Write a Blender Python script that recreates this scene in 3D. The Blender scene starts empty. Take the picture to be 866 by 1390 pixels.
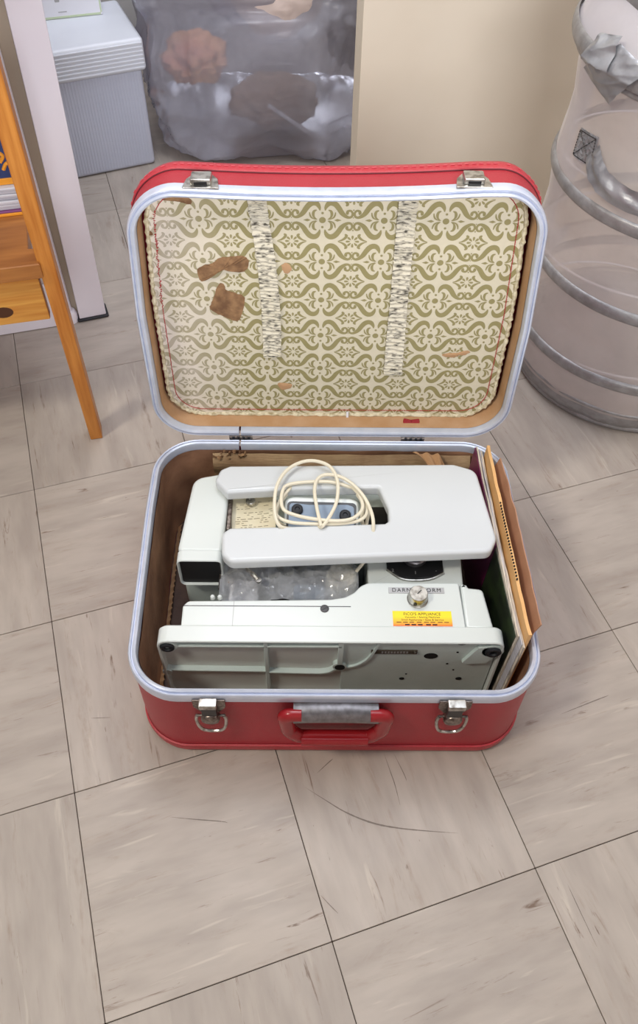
import bpy, bmesh, math, random
from mathutils import Vector, Matrix, noise
random.seed(7)
PI = math.pi
sc = bpy.context.scene
COL = sc.collection

# ------------------------------------------------------------------ camera
cam = bpy.data.cameras.new('camera'); camo = bpy.data.objects.new('camera', cam); COL.objects.link(camo)
camo.matrix_world = Matrix(((0.99992378, -0.00782558, -0.00954953, -0.0350),
                            (-0.00004277, 0.77126774, -0.63651086, -0.3682),
                            (0.01234632, 0.63646275, 0.77120862, 0.9424), (0, 0, 0, 1)))
cam.sensor_fit = 'HORIZONTAL'; cam.sensor_width = 36
cam.lens = 1121.634 / 866 * 36
cam.shift_y = -45 / 866
cam.clip_start = .02
sc.camera = camo
# ------------------------------------------------------------------ world, lights, exposure
w = bpy.data.worlds.new('world'); sc.world = w; w.use_nodes = True
w.node_tree.nodes['Background'].inputs[0].default_value = (.86, .87, 1, 1)
w.node_tree.nodes['Background'].inputs[1].default_value = .24
def area(name, loc, target, size, power, color, size_y=None):
    l = bpy.data.lights.new(name, 'AREA'); l.energy = power; l.color = color
    l.size = size
    if size_y: l.shape = 'RECTANGLE'; l.size_y = size_y
    o = bpy.data.objects.new(name, l); COL.objects.link(o); o.location = loc
    o.rotation_euler = (Vector(target) - Vector(loc)).to_track_quat('-Z', 'Y').to_euler()
    return o
area('ceiling_lamp_light', (-1.35, -.62, 2.4), (0, .2, 0),   .40, 38, (1, .93, .80))
area('window_light', (.15, .35, 2.5), (.05, .3, 0), 1.4, 22, (.86, .91, 1))
area('room_window_light', (.45, -3.0, 1.95), (-.1, .8, .4), 1.6, 132, (.95, .96, 1), 1.3)
area('closet_fill_light', (-.25, 1.0, 2.2), (-.2, 1.4, 0), .6, 20, (.93, .94, 1))  # fill light added to brighten the closet, no lamp known there
sc.view_settings.view_transform = 'Standard'
sc.view_settings.look = 'None'
sc.view_settings.gamma = 1
sc.view_settings.exposure = -.27

# ------------------------------------------------------------------ materials
def s2l(c):
    return tuple(((x / 255) / 12.92 if x / 255 <= .04045 else ((x / 255 + .055) / 1.055) ** 2.4) for x in c)
def mat(name, c, rough=.5, metal=0, c2=None, nscale=20, ndetail=4, namount=.5, bump=0, bscale=60, stretch=None, coord='Object', spec=.5, lo=.35, hi=.65, alpha=1, trans=0, sss=0, bstretch=None):
    m = bpy.data.materials.new(name); m.use_nodes = True
    nt = m.node_tree; N = nt.nodes; L = nt.links; b = N['Principled BSDF']
    b.inputs['Base Color'].default_value = (*s2l(c), 1)
    b.inputs['Roughness'].default_value = rough; b.inputs['Metallic'].default_value = metal
    b.inputs['Specular IOR Level'].default_value = spec
    b.inputs['Alpha'].default_value = alpha
    b.inputs['Transmission Weight'].default_value = trans
    tc = N.new('ShaderNodeTexCoord')
    def coords(st):
        if not st: return tc.outputs[coord]
        mp = N.new('ShaderNodeMapping'); mp.inputs['Scale'].default_value = st
        L.new(tc.outputs[coord], mp.inputs['Vector']); return mp.outputs[0]
    if c2:
        n = N.new('ShaderNodeTexNoise'); n.inputs['Scale'].default_value = nscale; n.inputs['Detail'].default_value = ndetail
        L.new(coords(stretch), n.inputs['Vector'])
        r = N.new('ShaderNodeValToRGB'); r.color_ramp.elements[0].position = lo; r.color_ramp.elements[1].position = hi
        r.color_ramp.elements[0].color = (*s2l(c), 1); r.color_ramp.elements[1].color = (*s2l(c2), 1)
        L.new(n.outputs['Fac'], r.inputs[0]); L.new(r.outputs[0], b.inputs['Base Color'])
    if bump:
        n2 = N.new('ShaderNodeTexNoise'); n2.inputs['Scale'].default_value = bscale; n2.inputs['Detail'].default_value = 5
        L.new(coords(bstretch), n2.inputs['Vector'])
        bp = N.new('ShaderNodeBump'); bp.inputs['Strength'].default_value = bump; bp.inputs['Distance'].default_value = .002
        L.new(n2.outputs['Fac'], bp.inputs['Height']); L.new(bp.outputs[0], b.inputs['Normal'])
    return m
def mixcol(N, L, fac, a, b):
    mx = N.new('ShaderNodeMix'); mx.data_type = 'RGBA'
    L.new(fac, mx.inputs[0])
    for s, v in ((6, a), (7, b)):
        if isinstance(v, tuple): mx.inputs[s].default_value = (*s2l(v), 1)
        else: L.new(v, mx.inputs[s])
    return mx.outputs[2]

def tile_mat(name, light, dark):
    m = bpy.data.materials.new(name); m.use_nodes = True
    nt = m.node_tree; N = nt.nodes; L = nt.links; b = N['Principled BSDF']
    tc = N.new('ShaderNodeTexCoord'); oi = N.new('ShaderNodeObjectInfo')
    off = N.new('ShaderNodeVectorMath'); off.operation = 'SCALE'; off.inputs['Scale'].default_value = 37
    cmb = N.new('ShaderNodeCombineXYZ')
    for k in range(3): L.new(oi.outputs['Random'], cmb.inputs[k])
    L.new(cmb.outputs[0], off.inputs[0])
    add = N.new('ShaderNodeVectorMath'); L.new(tc.outputs['Object'], add.inputs[0]); L.new(off.outputs[0], add.inputs[1])
    def nz(scale, st, detail=4, rough=.55, dist=0):
        mp = N.new('ShaderNodeMapping'); mp.inputs['Scale'].default_value = st; L.new(add.outputs[0], mp.inputs[0])
        n = N.new('ShaderNodeTexNoise'); n.inputs['Scale'].default_value = scale; n.inputs['Detail'].default_value = detail
        n.inputs['Roughness'].default_value = rough; n.inputs['Distortion'].default_value = dist
        L.new(mp.outputs[0], n.inputs['Vector']); return n.outputs['Fac']
    def ramp(src, p0, p1, a=0, bb=1):
        r = N.new('ShaderNodeMapRange'); r.inputs[1].default_value = p0; r.inputs[2].default_value = p1
        r.inputs[3].default_value = a; r.inputs[4].default_value = bb; L.new(src, r.inputs[0]); return r.outputs[0]
    def mul(a, c):
        mm = N.new('ShaderNodeMath'); mm.operation = 'MULTIPLY'; L.new(a, mm.inputs[0])
        if isinstance(c, float): mm.inputs[1].default_value = c
        else: L.new(c, mm.inputs[1])
        return mm.outputs[0]
    base = mixcol(N, L, ramp(nz(9, (1, 4, 1), 3), .35, .7), light, dark)
    # pale veins
    base = mixcol(N, L, mul(ramp(nz(11, (.9, 9, 1), 4, .5, .5), .64, .74), .35), base, (214, 205, 190))
    # brown streaks, short and irregular
    st = mul(ramp(nz(9, (.8, 9, 1), 6, .72, .8), .60, .67), ramp(nz(22, (1, 2.5, 1), 3), .46, .60))
    base = mixcol(N, L, mul(st, .9), base, (112, 90, 74))
    sm_ = mul(ramp(nz(7, (.7, 5, 1), 7, .75, 1.2), .53, .72), ramp(nz(60, (1, 2, 1), 3), .35, .7))
    base = mixcol(N, L, mul(sm_, .62), base, (140, 118, 98))
    st2 = ramp(nz(55, (.7, 3, 1), 3), .735, .775)
    base = mixcol(N, L, mul(st2, .75), base, (108, 88, 72))
    # overall tile tone
    hs = N.new('ShaderNodeHueSaturation'); L.new(base, hs.inputs['Color']); L.new(ramp(oi.outputs['Random'], 0, 1, .93, 1.04), hs.inputs['Value'])
    L.new(hs.outputs[0], b.inputs['Base Color'])
    L.new(ramp(nz(14, (1, 1, 1), 4), .3, .7, .34, .52), b.inputs['Roughness'])
    bp = N.new('ShaderNodeBump'); bp.inputs['Strength'].default_value = .25; bp.inputs['Distance'].default_value = .0012
    L.new(nz(25, (1, 3, 1), 4), bp.inputs['Height']); L.new(bp.outputs[0], b.inputs['Normal'])
    b.inputs['Specular IOR Level'].default_value = .35
    return m
M = {}
M['tile'] = tile_mat('asphalt_tile', (181, 171, 161), (163, 153, 144))
M['subfloor'] = mat('subfloor', (62, 50, 42), .9)
M['red'] = mat('red_vinyl', (176, 46, 58), .40, c2=(164, 38, 48), nscale=9, bump=.35, bscale=900)
M['red_edge'] = mat('red_edge_vinyl', (182, 50, 60), .38, bump=.3, bscale=700)
M['red_plastic'] = mat('red_plastic', (150, 30, 36), .25)
M['seam_red'] = mat('dark_red_seam', (92, 24, 32), .7)
M['stitch'] = mat('pale_red_thread', (196, 84, 92), .8)
M['thread'] = mat('red_thread', (176, 46, 52), .7)
M['alu'] = mat('aluminium_rim', (216, 222, 238), .28, .35, c2=(204, 212, 230), nscale=60, stretch=(1, 1, 1))
M['chrome'] = mat('worn_chrome', (196, 194, 188), .28, .9, c2=(126, 120, 112), nscale=140, lo=.45, hi=.7)
M['chrome_dark'] = mat('tarnished_chrome', (150, 140, 132), .35, .85, c2=(92, 80, 74), nscale=300)
M['steel'] = mat('brushed_steel', (140, 138, 140), .34, .8, c2=(118, 114, 116), nscale=160)
M['cardboard'] = mat('brown_cardboard', (172, 128, 98), .85, c2=(122, 86, 64), nscale=16, ndetail=8, bump=.5, bscale=90)
M['board_floor'] = mat('case_floor_board', (104, 82, 72), .85, c2=(84, 66, 60), nscale=30, bump=.3, bscale=120)
M['tan'] = mat('tan_paper', (196, 158, 122), .8, c2=(184, 142, 100), nscale=30, bump=.2, bscale=200)
M['torn'] = mat('torn_brown_paper', (158, 122, 86), .85, c2=(116, 84, 58), nscale=90, bump=.6, bscale=160)
M['flap'] = mat('peeled_paper', (176, 148, 112), .8, c2=(146, 114, 84), nscale=25, ndetail=7, bump=.6, bscale=70, bstretch=(1, 5, 5))
M['white'] = mat('machine_enamel', (214, 220, 217), .24, c2=(209, 215, 212), nscale=4)
M['table_white'] = mat('table_enamel', (208, 212, 214), .24, c2=(204, 208, 211), nscale=4)
M['cast'] = mat('cast_underside', (208, 222, 220), .4, c2=(198, 213, 210), nscale=20, bump=.15, bscale=200)
M['black'] = mat('black_plastic', (24, 24, 26), .35)
M['hole'] = mat('dark_hole', (8, 8, 8), .9)
M['dark_metal'] = mat('dark_metal', (60, 58, 58), .35, .6)
M['gray_plate'] = mat('gray_plate', (172, 172, 172), .4, .3)
M['serial'] = mat('serial_plate', (92, 86, 76), .4, .5)
M['rubber'] = mat('black_rubber', (30, 32, 38), .6)
M['bluegray'] = mat('blue_gray_metal', (128, 146, 166), .4, c2=(116, 134, 156), nscale=40)
M['cord'] = mat('cream_cord', (226, 218, 196), .45)
M['note'] = mat('cream_paper', (232, 224, 196), .8, c2=(222, 210, 178), nscale=30)
M['ink'] = mat('gray_ink', (120, 108, 92), .8)
M['black_ink'] = mat('black_ink', (26, 24, 24), .7)
M['wood'] = mat('honey_wood', (206, 138, 62), .38, c2=(176, 106, 38), nscale=9, ndetail=6, stretch=(14, 14, 1), bump=.15, bscale=60, bstretch=(14, 14, 1))
M['wood_h'] = mat('honey_wood_rail', (214, 158, 74), .38, c2=(190, 124, 50), nscale=9, ndetail=6, stretch=(1, 10, 16), bump=.15, bscale=60, bstretch=(1, 12, 12))
M['wood_shelf'] = mat('brown_shelf_wood', (170, 112, 56), .38, c2=(142, 88, 42), nscale=8, ndetail=6, stretch=(1, 10, 10))
M['wood_knot'] = mat('wood_knot', (74, 40, 18), .5)
M['paint'] = mat('white_paint', (242, 238, 244), .45, c2=(236, 231, 238), nscale=5)
M['beige_jamb'] = mat('beige_paint', (176, 162, 142), .6)
M['wall'] = mat('wall_paint', (226, 218, 212), .7, c2=(218, 210, 204), nscale=6)
M['closet'] = mat('closet_paint', (190, 188, 186), .8)
M['door'] = mat('cream_door_paint', (220, 210, 192), .55, c2=(214, 203, 184), nscale=4)
M['door_edge'] = mat('door_edge_paint', (226, 218, 198), .55)
M['bin'] = mat('translucent_bin_plastic', (204, 209, 224), .45, c2=(194, 199, 216), nscale=5)
M['bin_lid'] = mat('bin_lid_plastic', (218, 222, 230), .4, c2=(208, 212, 222), nscale=5)
M['carton'] = mat('white_carton', (226, 226, 232), .6)
M['carton_green'] = mat('pale_green_print', (192, 206, 172), .6)
M['silver'] = mat('silver_fabric', (172, 174, 178), .38, .55, c2=(146, 146, 150), nscale=30, bump=.5, bscale=70)
M['silver_trim'] = mat('silver_trim', (160, 160, 162), .42, .45, c2=(140, 138, 138), nscale=60, bump=.2, bscale=300)
M['mag_paper'] = mat('magazine_pages', (206, 206, 212), .6, c2=(176, 176, 186), nscale=60, stretch=(.3, .3, 14))
M['purple'] = mat('purple_cover', (124, 70, 120), .5)
M['orange'] = mat('orange_cover', (226, 150, 40), .5)
M['blue'] = mat('navy_cover', (44, 66, 116), .45, c2=(34, 50, 94), nscale=30)
M['magenta'] = mat('magenta_cover', (112, 26, 78), .35)
M['green_cover'] = mat('green_cover', (46, 62, 32), .45, c2=(20, 22, 18), nscale=26)
M['pages'] = mat('page_block', (224, 214, 198), .7, c2=(150, 140, 128), nscale=60, stretch=(25, .6, .6), lo=.45, hi=.62)
M['envelope'] = mat('manila_envelope', (232, 184, 124), .6, c2=(220, 168, 106), nscale=24)
M['folder'] = mat('brown_folder', (182, 140, 112), .7, c2=(162, 118, 92), nscale=24)
M['lilac'] = mat('gray_lilac_sheet', (150, 144, 160), .5)
M['sticker'] = mat('yellow_sticker', (248, 214, 30), .45)
def sticker_mat():
    m = M['sticker']; nt = m.node_tree; N = nt.nodes; L = nt.links; b = N['Principled BSDF']
    tc = N.new('ShaderNodeTexCoord'); sx = N.new('ShaderNodeSeparateXYZ'); L.new(tc.outputs['Generated'], sx.inputs[0])
    r = N.new('ShaderNodeValToRGB'); e = r.color_ramp.elements
    e[0].position = .02; e[0].color = (*s2l((246, 120, 40)), 1); e[1].position = .62; e[1].color = (*s2l((252, 222, 24)), 1)
    k = e.new(.22); k.color = (*s2l((250, 176, 36)), 1)
    L.new(sx.outputs['Y'], r.inputs[0]); L.new(r.outputs[0], b.inputs['Base Color'])
sticker_mat()
def film(name, tint, clear, rough=.18, nscale=14, dark=None):
    m = bpy.data.materials.new(name); m.use_nodes = True
    nt = m.node_tree; N = nt.nodes; L = nt.links
    N.remove(N['Principled BSDF'])
    tr = N.new('ShaderNodeBsdfTransparent'); tr.inputs[0].default_value = (.96, .96, .98, 1)
    di = N.new('ShaderNodeBsdfDiffuse'); di.inputs[0].default_value = (*s2l(tint), 1)
    tl = N.new('ShaderNodeBsdfTranslucent'); tl.inputs[0].default_value = (*s2l(tint), 1)
    gl = N.new('ShaderNodeBsdfGlossy'); gl.inputs['Roughness'].default_value = rough; gl.inputs[0].default_value = (.95, .96, 1, 1)
    a = N.new('ShaderNodeMixShader'); a.inputs[0].default_value = .4; L.new(di.outputs[0], a.inputs[1]); L.new(tl.outputs[0], a.inputs[2])
    fr = N.new('ShaderNodeFresnel'); fr.inputs[0].default_value = 1.45
    bb = N.new('ShaderNodeMixShader'); L.new(fr.outputs[0], bb.inputs[0]); L.new(a.outputs[0], bb.inputs[1]); L.new(gl.outputs[0], bb.inputs[2])
    tc = N.new('ShaderNodeTexCoord'); n = N.new('ShaderNodeTexNoise'); n.inputs['Scale'].default_value = nscale; n.inputs['Detail'].default_value = 5
    L.new(tc.outputs['Object'], n.inputs['Vector'])
    mr = N.new('ShaderNodeMapRange'); mr.inputs[1].default_value = .3; mr.inputs[2].default_value = .7
    mr.inputs[3].default_value = 1 - clear + .1; mr.inputs[4].default_value = 1 - clear - .1; L.new(n.outputs['Fac'], mr.inputs[0])
    fa = N.new('ShaderNodeMath'); fa.operation = 'ADD'; fa.use_clamp = True; L.new(mr.outputs[0], fa.inputs[0]); L.new(fr.outputs[0], fa.inputs[1])
    o = N.new('ShaderNodeMixShader'); L.new(fa.outputs[0], o.inputs[0]); L.new(tr.outputs[0], o.inputs[1]); L.new(bb.outputs[0], o.inputs[2])
    L.new(o.outputs[0], N['Material Output'].inputs[0])
    return m
M['bagfilm'] = film('bag_film', (214, 214, 226), .54, .26, 9)
M['clearfilm'] = film('clear_film', (240, 243, 248), .60, .06, 60)
M['meshfab'] = film('sheer_fabric', (226, 218, 214), .42, .5, 8)
M['lidfab'] = film('sheer_white_fabric', (226, 222, 226), .12, .5, 8)
M['meshfab'].node_tree.nodes['Fresnel'].inputs[0].default_value = 1.12
M['lidfab'].node_tree.nodes['Fresnel'].inputs[0].default_value = 1.12

def lining_mat(name, c, cf, fade=.75):
    """paper print that is bleached and scuffed towards the case's left side"""
    m = bpy.data.materials.new(name); m.use_nodes = True
    nt = m.node_tree; N = nt.nodes; L = nt.links; b = N['Principled BSDF']
    tc = N.new('ShaderNodeTexCoord'); sx = N.new('ShaderNodeSeparateXYZ'); L.new(tc.outputs['Object'], sx.inputs[0])
    mr = N.new('ShaderNodeMapRange'); mr.inputs[1].default_value = -.215; mr.inputs[2].default_value = -.105
    mr.inputs[3].default_value = 1; mr.inputs[4].default_value = 0; L.new(sx.outputs['X'], mr.inputs[0])
    n = N.new('ShaderNodeTexNoise'); n.inputs['Scale'].default_value = 28; n.inputs['Detail'].default_value = 6; L.new(tc.outputs['Object'], n.inputs['Vector'])
    ad = N.new('ShaderNodeMath'); ad.operation = 'MULTIPLY_ADD'; L.new(n.outputs['Fac'], ad.inputs[0]); ad.inputs[1].default_value = 2.6; ad.inputs[2].default_value = -.45
    mu = N.new('ShaderNodeMath'); mu.operation = 'MULTIPLY'; mu.use_clamp = True; L.new(mr.outputs[0], mu.inputs[0]); L.new(ad.outputs[0], mu.inputs[1])
    mf = N.new('ShaderNodeMath'); mf.operation = 'MULTIPLY'; L.new(mu.outputs[0], mf.inputs[0]); mf.inputs[1].default_value = fade
    n2 = N.new('ShaderNodeTexNoise'); n2.inputs['Scale'].default_value = 200; n2.inputs['Detail'].default_value = 3; L.new(tc.outputs['Object'], n2.inputs['Vector'])
    c1 = mixcol(N, L, n2.outputs['Fac'], c, tuple(max(0, x - 10) for x in c))
    L.new(mixcol(N, L, mf.outputs[0], c1, cf), b.inputs['Base Color'])
    b.inputs['Roughness'].default_value = .5
    return m
M['lining'] = lining_mat('lining_paper', (224, 216, 192), (232, 222, 216))
M['print'] = lining_mat('lining_olive_print', (158, 149, 104), (200, 190, 178), .88)
M['ruffle'] = mat('crumpled_lining_edge', (226, 218, 190), .6, c2=(164, 148, 110), nscale=170, ndetail=4, lo=.40, hi=.70)
M['elastic'] = mat('aged_elastic', (222, 216, 198), .8, c2=(74, 70, 62), nscale=240, ndetail=5, lo=.50, hi=.66, stretch=(.5, 1, 1.6))

# ------------------------------------------------------------------ mesh helpers
ROOTS = {}
def link(o): COL.objects.link(o); return o
def thing(name, label, cat, loc=(0, 0, 0), rotz=0, group=None):
    o = link(bpy.data.objects.new(name, None)); o.empty_display_size = .02
    o.location = loc; o.rotation_euler = (0, 0, rotz); o['label'] = label; o['category'] = cat
    if group: o['group'] = group
    ROOTS[o] = (Matrix.Translation(loc) @ Matrix.Rotation(rotz, 4, 'Z')).inverted()
    return o
def obj(name, bm, m, parent=None, xf=None, smooth=True, label=None, kind=None, angle=38, cat=None, group=None):
    """bm is authored in world space (after xf); stored relative to its thing"""
    if xf is not None: bm.transform(xf)
    if parent is not None: bm.transform(ROOTS[parent])
    bmesh.ops.recalc_face_normals(bm, faces=bm.faces)
    me = bpy.data.meshes.new(name); bm.to_mesh(me); bm.free()
    me.materials.append(M[m] if isinstance(m, str) else m)
    if smooth:
        me.polygons.foreach_set('use_smooth', [True] * len(me.polygons))
        me.set_sharp_from_angle(angle=math.radians(angle))
    o = link(bpy.data.objects.new(name, me))
    if parent is not None:
        o.parent = parent; ROOTS[o] = ROOTS[parent]
    else:
        # give single-mesh things an origin at their base
        if len(me.vertices) and kind != 'structure':
            xs = [v.co for v in me.vertices]
            c = Vector((sum(v.x for v in xs) / len(xs), sum(v.y for v in xs) / len(xs), min(v.z for v in xs)))
            me.transform(Matrix.Translation(-c)); o.location = c
            ROOTS[o] = Matrix.Translation(-c)
        else: ROOTS[o] = Matrix.Identity(4)
    if smooth and len(me.polygons) < 2500:
        wn = o.modifiers.new('normals', 'WEIGHTED_NORMAL'); wn.keep_sharp = True
    if label: o['label'] = label
    if cat: o['category'] = cat
    if group: o['group'] = group
    if kind: o['kind'] = kind
    return o
def B(): return bmesh.new()
def addmesh(bm, vs, fs):
    v = [bm.verts.new(p) for p in vs]
    for f in fs:
        try: bm.faces.new([v[i] for i in f])
        except ValueError: pass
    return v
def rbox(bm, x0, x1, y0, y1, z0, z1, bev=.002, seg=2, xf=None):
    vs = [(x, y, z) for x in (x0, x1) for y in (y0, y1) for z in (z0, z1)]
    t = bmesh.new(); addmesh(t, vs, [(0, 1, 3, 2), (4, 6, 7, 5), (0, 4, 5, 1), (2, 3, 7, 6), (0, 2, 6, 4), (1, 5, 7, 3)])
    bmesh.ops.recalc_face_normals(t, faces=t.faces)
    if bev > 0: bmesh.ops.bevel(t, geom=t.edges[:], offset=bev, segments=seg, affect='EDGES', profile=.5)
    merge(bm, t, xf)
def merge(bm, t, xf=None):
    if xf is not None: t.transform(xf)
    me = bpy.data.meshes.new('tmp'); t.to_mesh(me); t.free(); bm.from_mesh(me); bpy.data.meshes.remove(me)
def prism(bm, pts, z0, z1, bev=0, seg=3, xf=None, bottom_bev=True):
    t = bmesh.new()
    n = len(pts)
    lo = [t.verts.new((*p, z0)) for p in pts]; hi = [t.verts.new((*p, z1)) for p in pts]
    t.faces.new(lo[::-1]); t.faces.new(hi)
    for i in range(n): t.faces.new((lo[i], lo[(i + 1) % n], hi[(i + 1) % n], hi[i]))
    bmesh.ops.recalc_face_normals(t, faces=t.faces)
    if bev > 0:
        es = [e for e in t.edges if abs(e.verts[0].co.z - e.verts[1].co.z) < 1e-7 and (bottom_bev or e.verts[0].co.z > (z0 + z1) / 2)]
        bmesh.ops.bevel(t, geom=es, offset=bev, segments=seg, affect='EDGES', profile=.5)
    merge(bm, t, xf)
def roundpoly(pts, r, n=6):
    """round each corner; r may be a list"""
    out = []; m = len(pts)
    for i in range(m):
        ri = r[i] if isinstance(r, (list, tuple)) else r
        p = Vector(pts[i]); a = Vector(pts[i - 1]) - p; b = Vector(pts[(i + 1) % m]) - p
        if ri <= 0: out.append(tuple(p)); continue
        ang = a.angle(b); d = min(ri / math.tan(ang / 2), a.length * .48, b.length * .48)
        A = p + a.normalized() * d; Bp = p + b.normalized() * d
        for k in range(n + 1):
            t = k / n; out.append(tuple((1 - t) ** 2 * A + 2 * t * (1 - t) * p + t * t * Bp))
    return out
def lathe(bm, prof, seg=32, xf=None, cap=True):
    t = bmesh.new(); rings = []
    for r, z in prof:
        rings.append([t.verts.new((r * math.cos(2 * PI * k / seg), r * math.sin(2 * PI * k / seg), z)) for k in range(seg)])
    for a, b in zip(rings, rings[1:]):
        for k in range(seg): t.faces.new((a[k], a[(k + 1) % seg], b[(k + 1) % seg], b[k]))
    if cap: t.faces.new(rings[0][::-1]); t.faces.new(rings[-1])
    merge(bm, t, xf)
def crom(P, n=8, closed=False):
    P = [Vector(p) for p in P]; out = []; m = len(P)
    rng = range(m if closed else m - 1)
    for i in rng:
        if closed: p0, p1, p2, p3 = P[i - 1], P[i], P[(i + 1) % m], P[(i + 2) % m]
        else: p0, p1, p2, p3 = P[max(i - 1, 0)], P[i], P[i + 1], P[min(i + 2, m - 1)]
        for k in range(n):
            t = k / n
            out.append(.5 * ((2 * p1) + (-p0 + p2) * t + (2 * p0 - 5 * p1 + 4 * p2 - p3) * t * t + (-p0 + 3 * p1 - 3 * p2 + p3) * t ** 3))
    if not closed: out.append(P[-1].copy())
    return out
def tube(bm, pts, r, seg=8, closed=False, xf=None, cap=True):
    pts = [Vector(p) for p in pts]; n = len(pts); t = bmesh.new(); rings = []
    N = None
    for i, p in enumerate(pts):
        if closed: d = pts[(i + 1) % n] - pts[i - 1]
        else: d = pts[min(i + 1, n - 1)] - pts[max(i - 1, 0)]
        d = d.normalized() if d.length > 1e-9 else Vector((0, 0, 1))
        if N is None: N = d.orthogonal().normalized()
        N = (N - d * N.dot(d)); N = N.normalized() if N.length > 1e-6 else d.orthogonal().normalized()
        Bn = d.cross(N); rr = r[i] if isinstance(r, (list, tuple)) else r
        rings.append([t.verts.new(p + (N * math.cos(2 * PI * k / seg) + Bn * math.sin(2 * PI * k / seg)) * rr) for k in range(seg)])
    for i in range(n if closed else n - 1):
        a, b = rings[i], rings[(i + 1) % n]
        for k in range(seg): t.faces.new((a[k], a[(k + 1) % seg], b[(k + 1) % seg], b[k]))
    if not closed and cap: t.faces.new(rings[0][::-1]); t.faces.new(rings[-1])
    merge(bm, t, xf)
def sheet(bm, nu, nv, f, thick=0, xf=None):
    t = bmesh.new(); g = [[t.verts.new(f(u / nu, v / nv)) for v in range(nv + 1)] for u in range(nu + 1)]
    for u in range(nu):
        for v in range(nv): t.faces.new((g[u][v], g[u + 1][v], g[u + 1][v + 1], g[u][v + 1]))
    if thick:
        bmesh.ops.recalc_face_normals(t, faces=t.faces)
        bmesh.ops.solidify(t, geom=t.faces[:], thickness=thick)
    merge(bm, t, xf)
def text(name, s, size, xf, m, parent, depth=.0001, spacing=1.0, align='CENTER'):
    cu = bpy.data.curves.new(name, 'FONT'); cu.body = s; cu.size = size; cu.align_x = align; cu.align_y = 'CENTER'
    cu.extrude = depth; cu.space_character = spacing
    to = bpy.data.objects.new('tmp_text', cu); link(to)
    bpy.context.view_layer.update()
    me = bpy.data.meshes.new_from_object(to.evaluated_get(bpy.context.evaluated_depsgraph_get()))
    bpy.data.objects.remove(to)
    bm = B(); bm.from_mesh(me); bpy.data.meshes.remove(me)
    return obj(name, bm, m, parent, xf=xf, smooth=False)
def T(x, y, z, rz=0, rx=0, ry=0):
    return Matrix.Translation((x, y, z)) @ Matrix.Rotation(rz, 4, 'Z') @ Matrix.Rotation(ry, 4, 'Y') @ Matrix.Rotation(rx, 4, 'X')

# ================================================================== FLOOR
GA = math.atan2(.3075, .9515) * 0 + 0.31185   # tile grid is turned about 17.9 degrees to the case
TS = .2286; GO = Vector((-.2977, -.0498, 0))
ca, sa = math.cos(GA), math.sin(GA)
bm = B(); rbox(bm, -1.6, 1.6, -.9, 2.6, -.05, -.0032, 0)
floor = obj('floor', bm, 'subfloor', kind='structure', smooth=False)
bm = B(); g = .0004; rbox(bm, -TS / 2 + g, TS / 2 - g, -TS / 2 + g, TS / 2 - g, -.003, 0, .0005, 1)
tile0 = None
for i in range(-4, 10):
    for j in range(-6, 12):
        c = GO + Vector(((i + .5) * TS * ca - (j + .5) * TS * sa, (i + .5) * TS * sa + (j + .5) * TS * ca, 0))
        if not (-1.25 < c.x < 1.55 and -.62 < c.y < 2.3): continue
        if tile0 is None: tile0 = obj('tile', bm, 'tile', floor, smooth=False); o = tile0
        else: o = tile0.copy(); COL.objects.link(o)
        # streak direction alternates like a parquet
        o.location = c; o.rotation_euler = (0, 0, GA + (PI / 2 if (i + j) % 2 == 0 else 0))
def grid(u, v):  # a point in tile coordinates
    return GO + Vector((u * TS * ca - v * TS * sa, u * TS * sa + v * TS * ca, 0))
# long dark scuff arcs left on the tiles
def scuff(pts, wd):
    bm = B(); P = crom([(*p, .00012) for p in pts], 6); n = len(P)
    for i in range(n - 1):
        d = (P[i + 1] - P[i]).normalized(); nn = Vector((-d.y, d.x, 0))
        w0 = wd * math.sin(PI * (i + .15) / n) * (.7 + .6 * random.random()) / 2; w1 = wd * math.sin(PI * (i + 1.1) / n) / 2
        addmesh(bm, [P[i] - nn * w0, P[i + 1] - nn * w1, P[i + 1] + nn * w1, P[i] + nn * w0], [(0, 1, 2, 3)])
    obj('scuff_mark', bm, M['scuff'], floor, smooth=False)
M['scuff'] = mat('scuff', (122, 112, 104), .7)
SCUFFS = []
for pts_, wd_ in (([(-0.04, -0.042), (-0.0176, -0.0559), (0.0069, -0.0702), (0.0351, -0.0811), (0.0632, -0.0865), (0.0953, -0.0895), (0.1291, -0.0917)], 0.0017),
    ([(0.052, -0.0026), (0.0585, -0.0249), (0.0627, -0.0391), (0.0672, -0.062)], 0.0009),
    ([(0.0632, -0.0025), (0.0736, -0.0265), (0.0764, -0.0349)], 0.0008),
    ([(-0.1883, -0.0757), (-0.1621, -0.078), (-0.1312, -0.0802), (-0.1238, -0.0817)], 0.001),
    ([(-0.0259, -0.0269), (-0.0132, -0.015), (-0.0072, -0.0098)], 0.0011),
    ([(-0.295, 0.0377), (-0.2715, 0.0387)], 0.0008),
    ([(-0.0218, -0.1541), (-0.0126, -0.1632), (-0.0036, -0.1715)], 0.0009),
    ([(0.239, -0.1427), (0.2461, -0.1653), (0.2577, -0.2011)], 0.0008),
    ([(0.2662, 0.0453), (0.3098, 0.0624), (0.3304, 0.0702)], 0.0013)):
    scuff(pts_, wd_)

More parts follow.
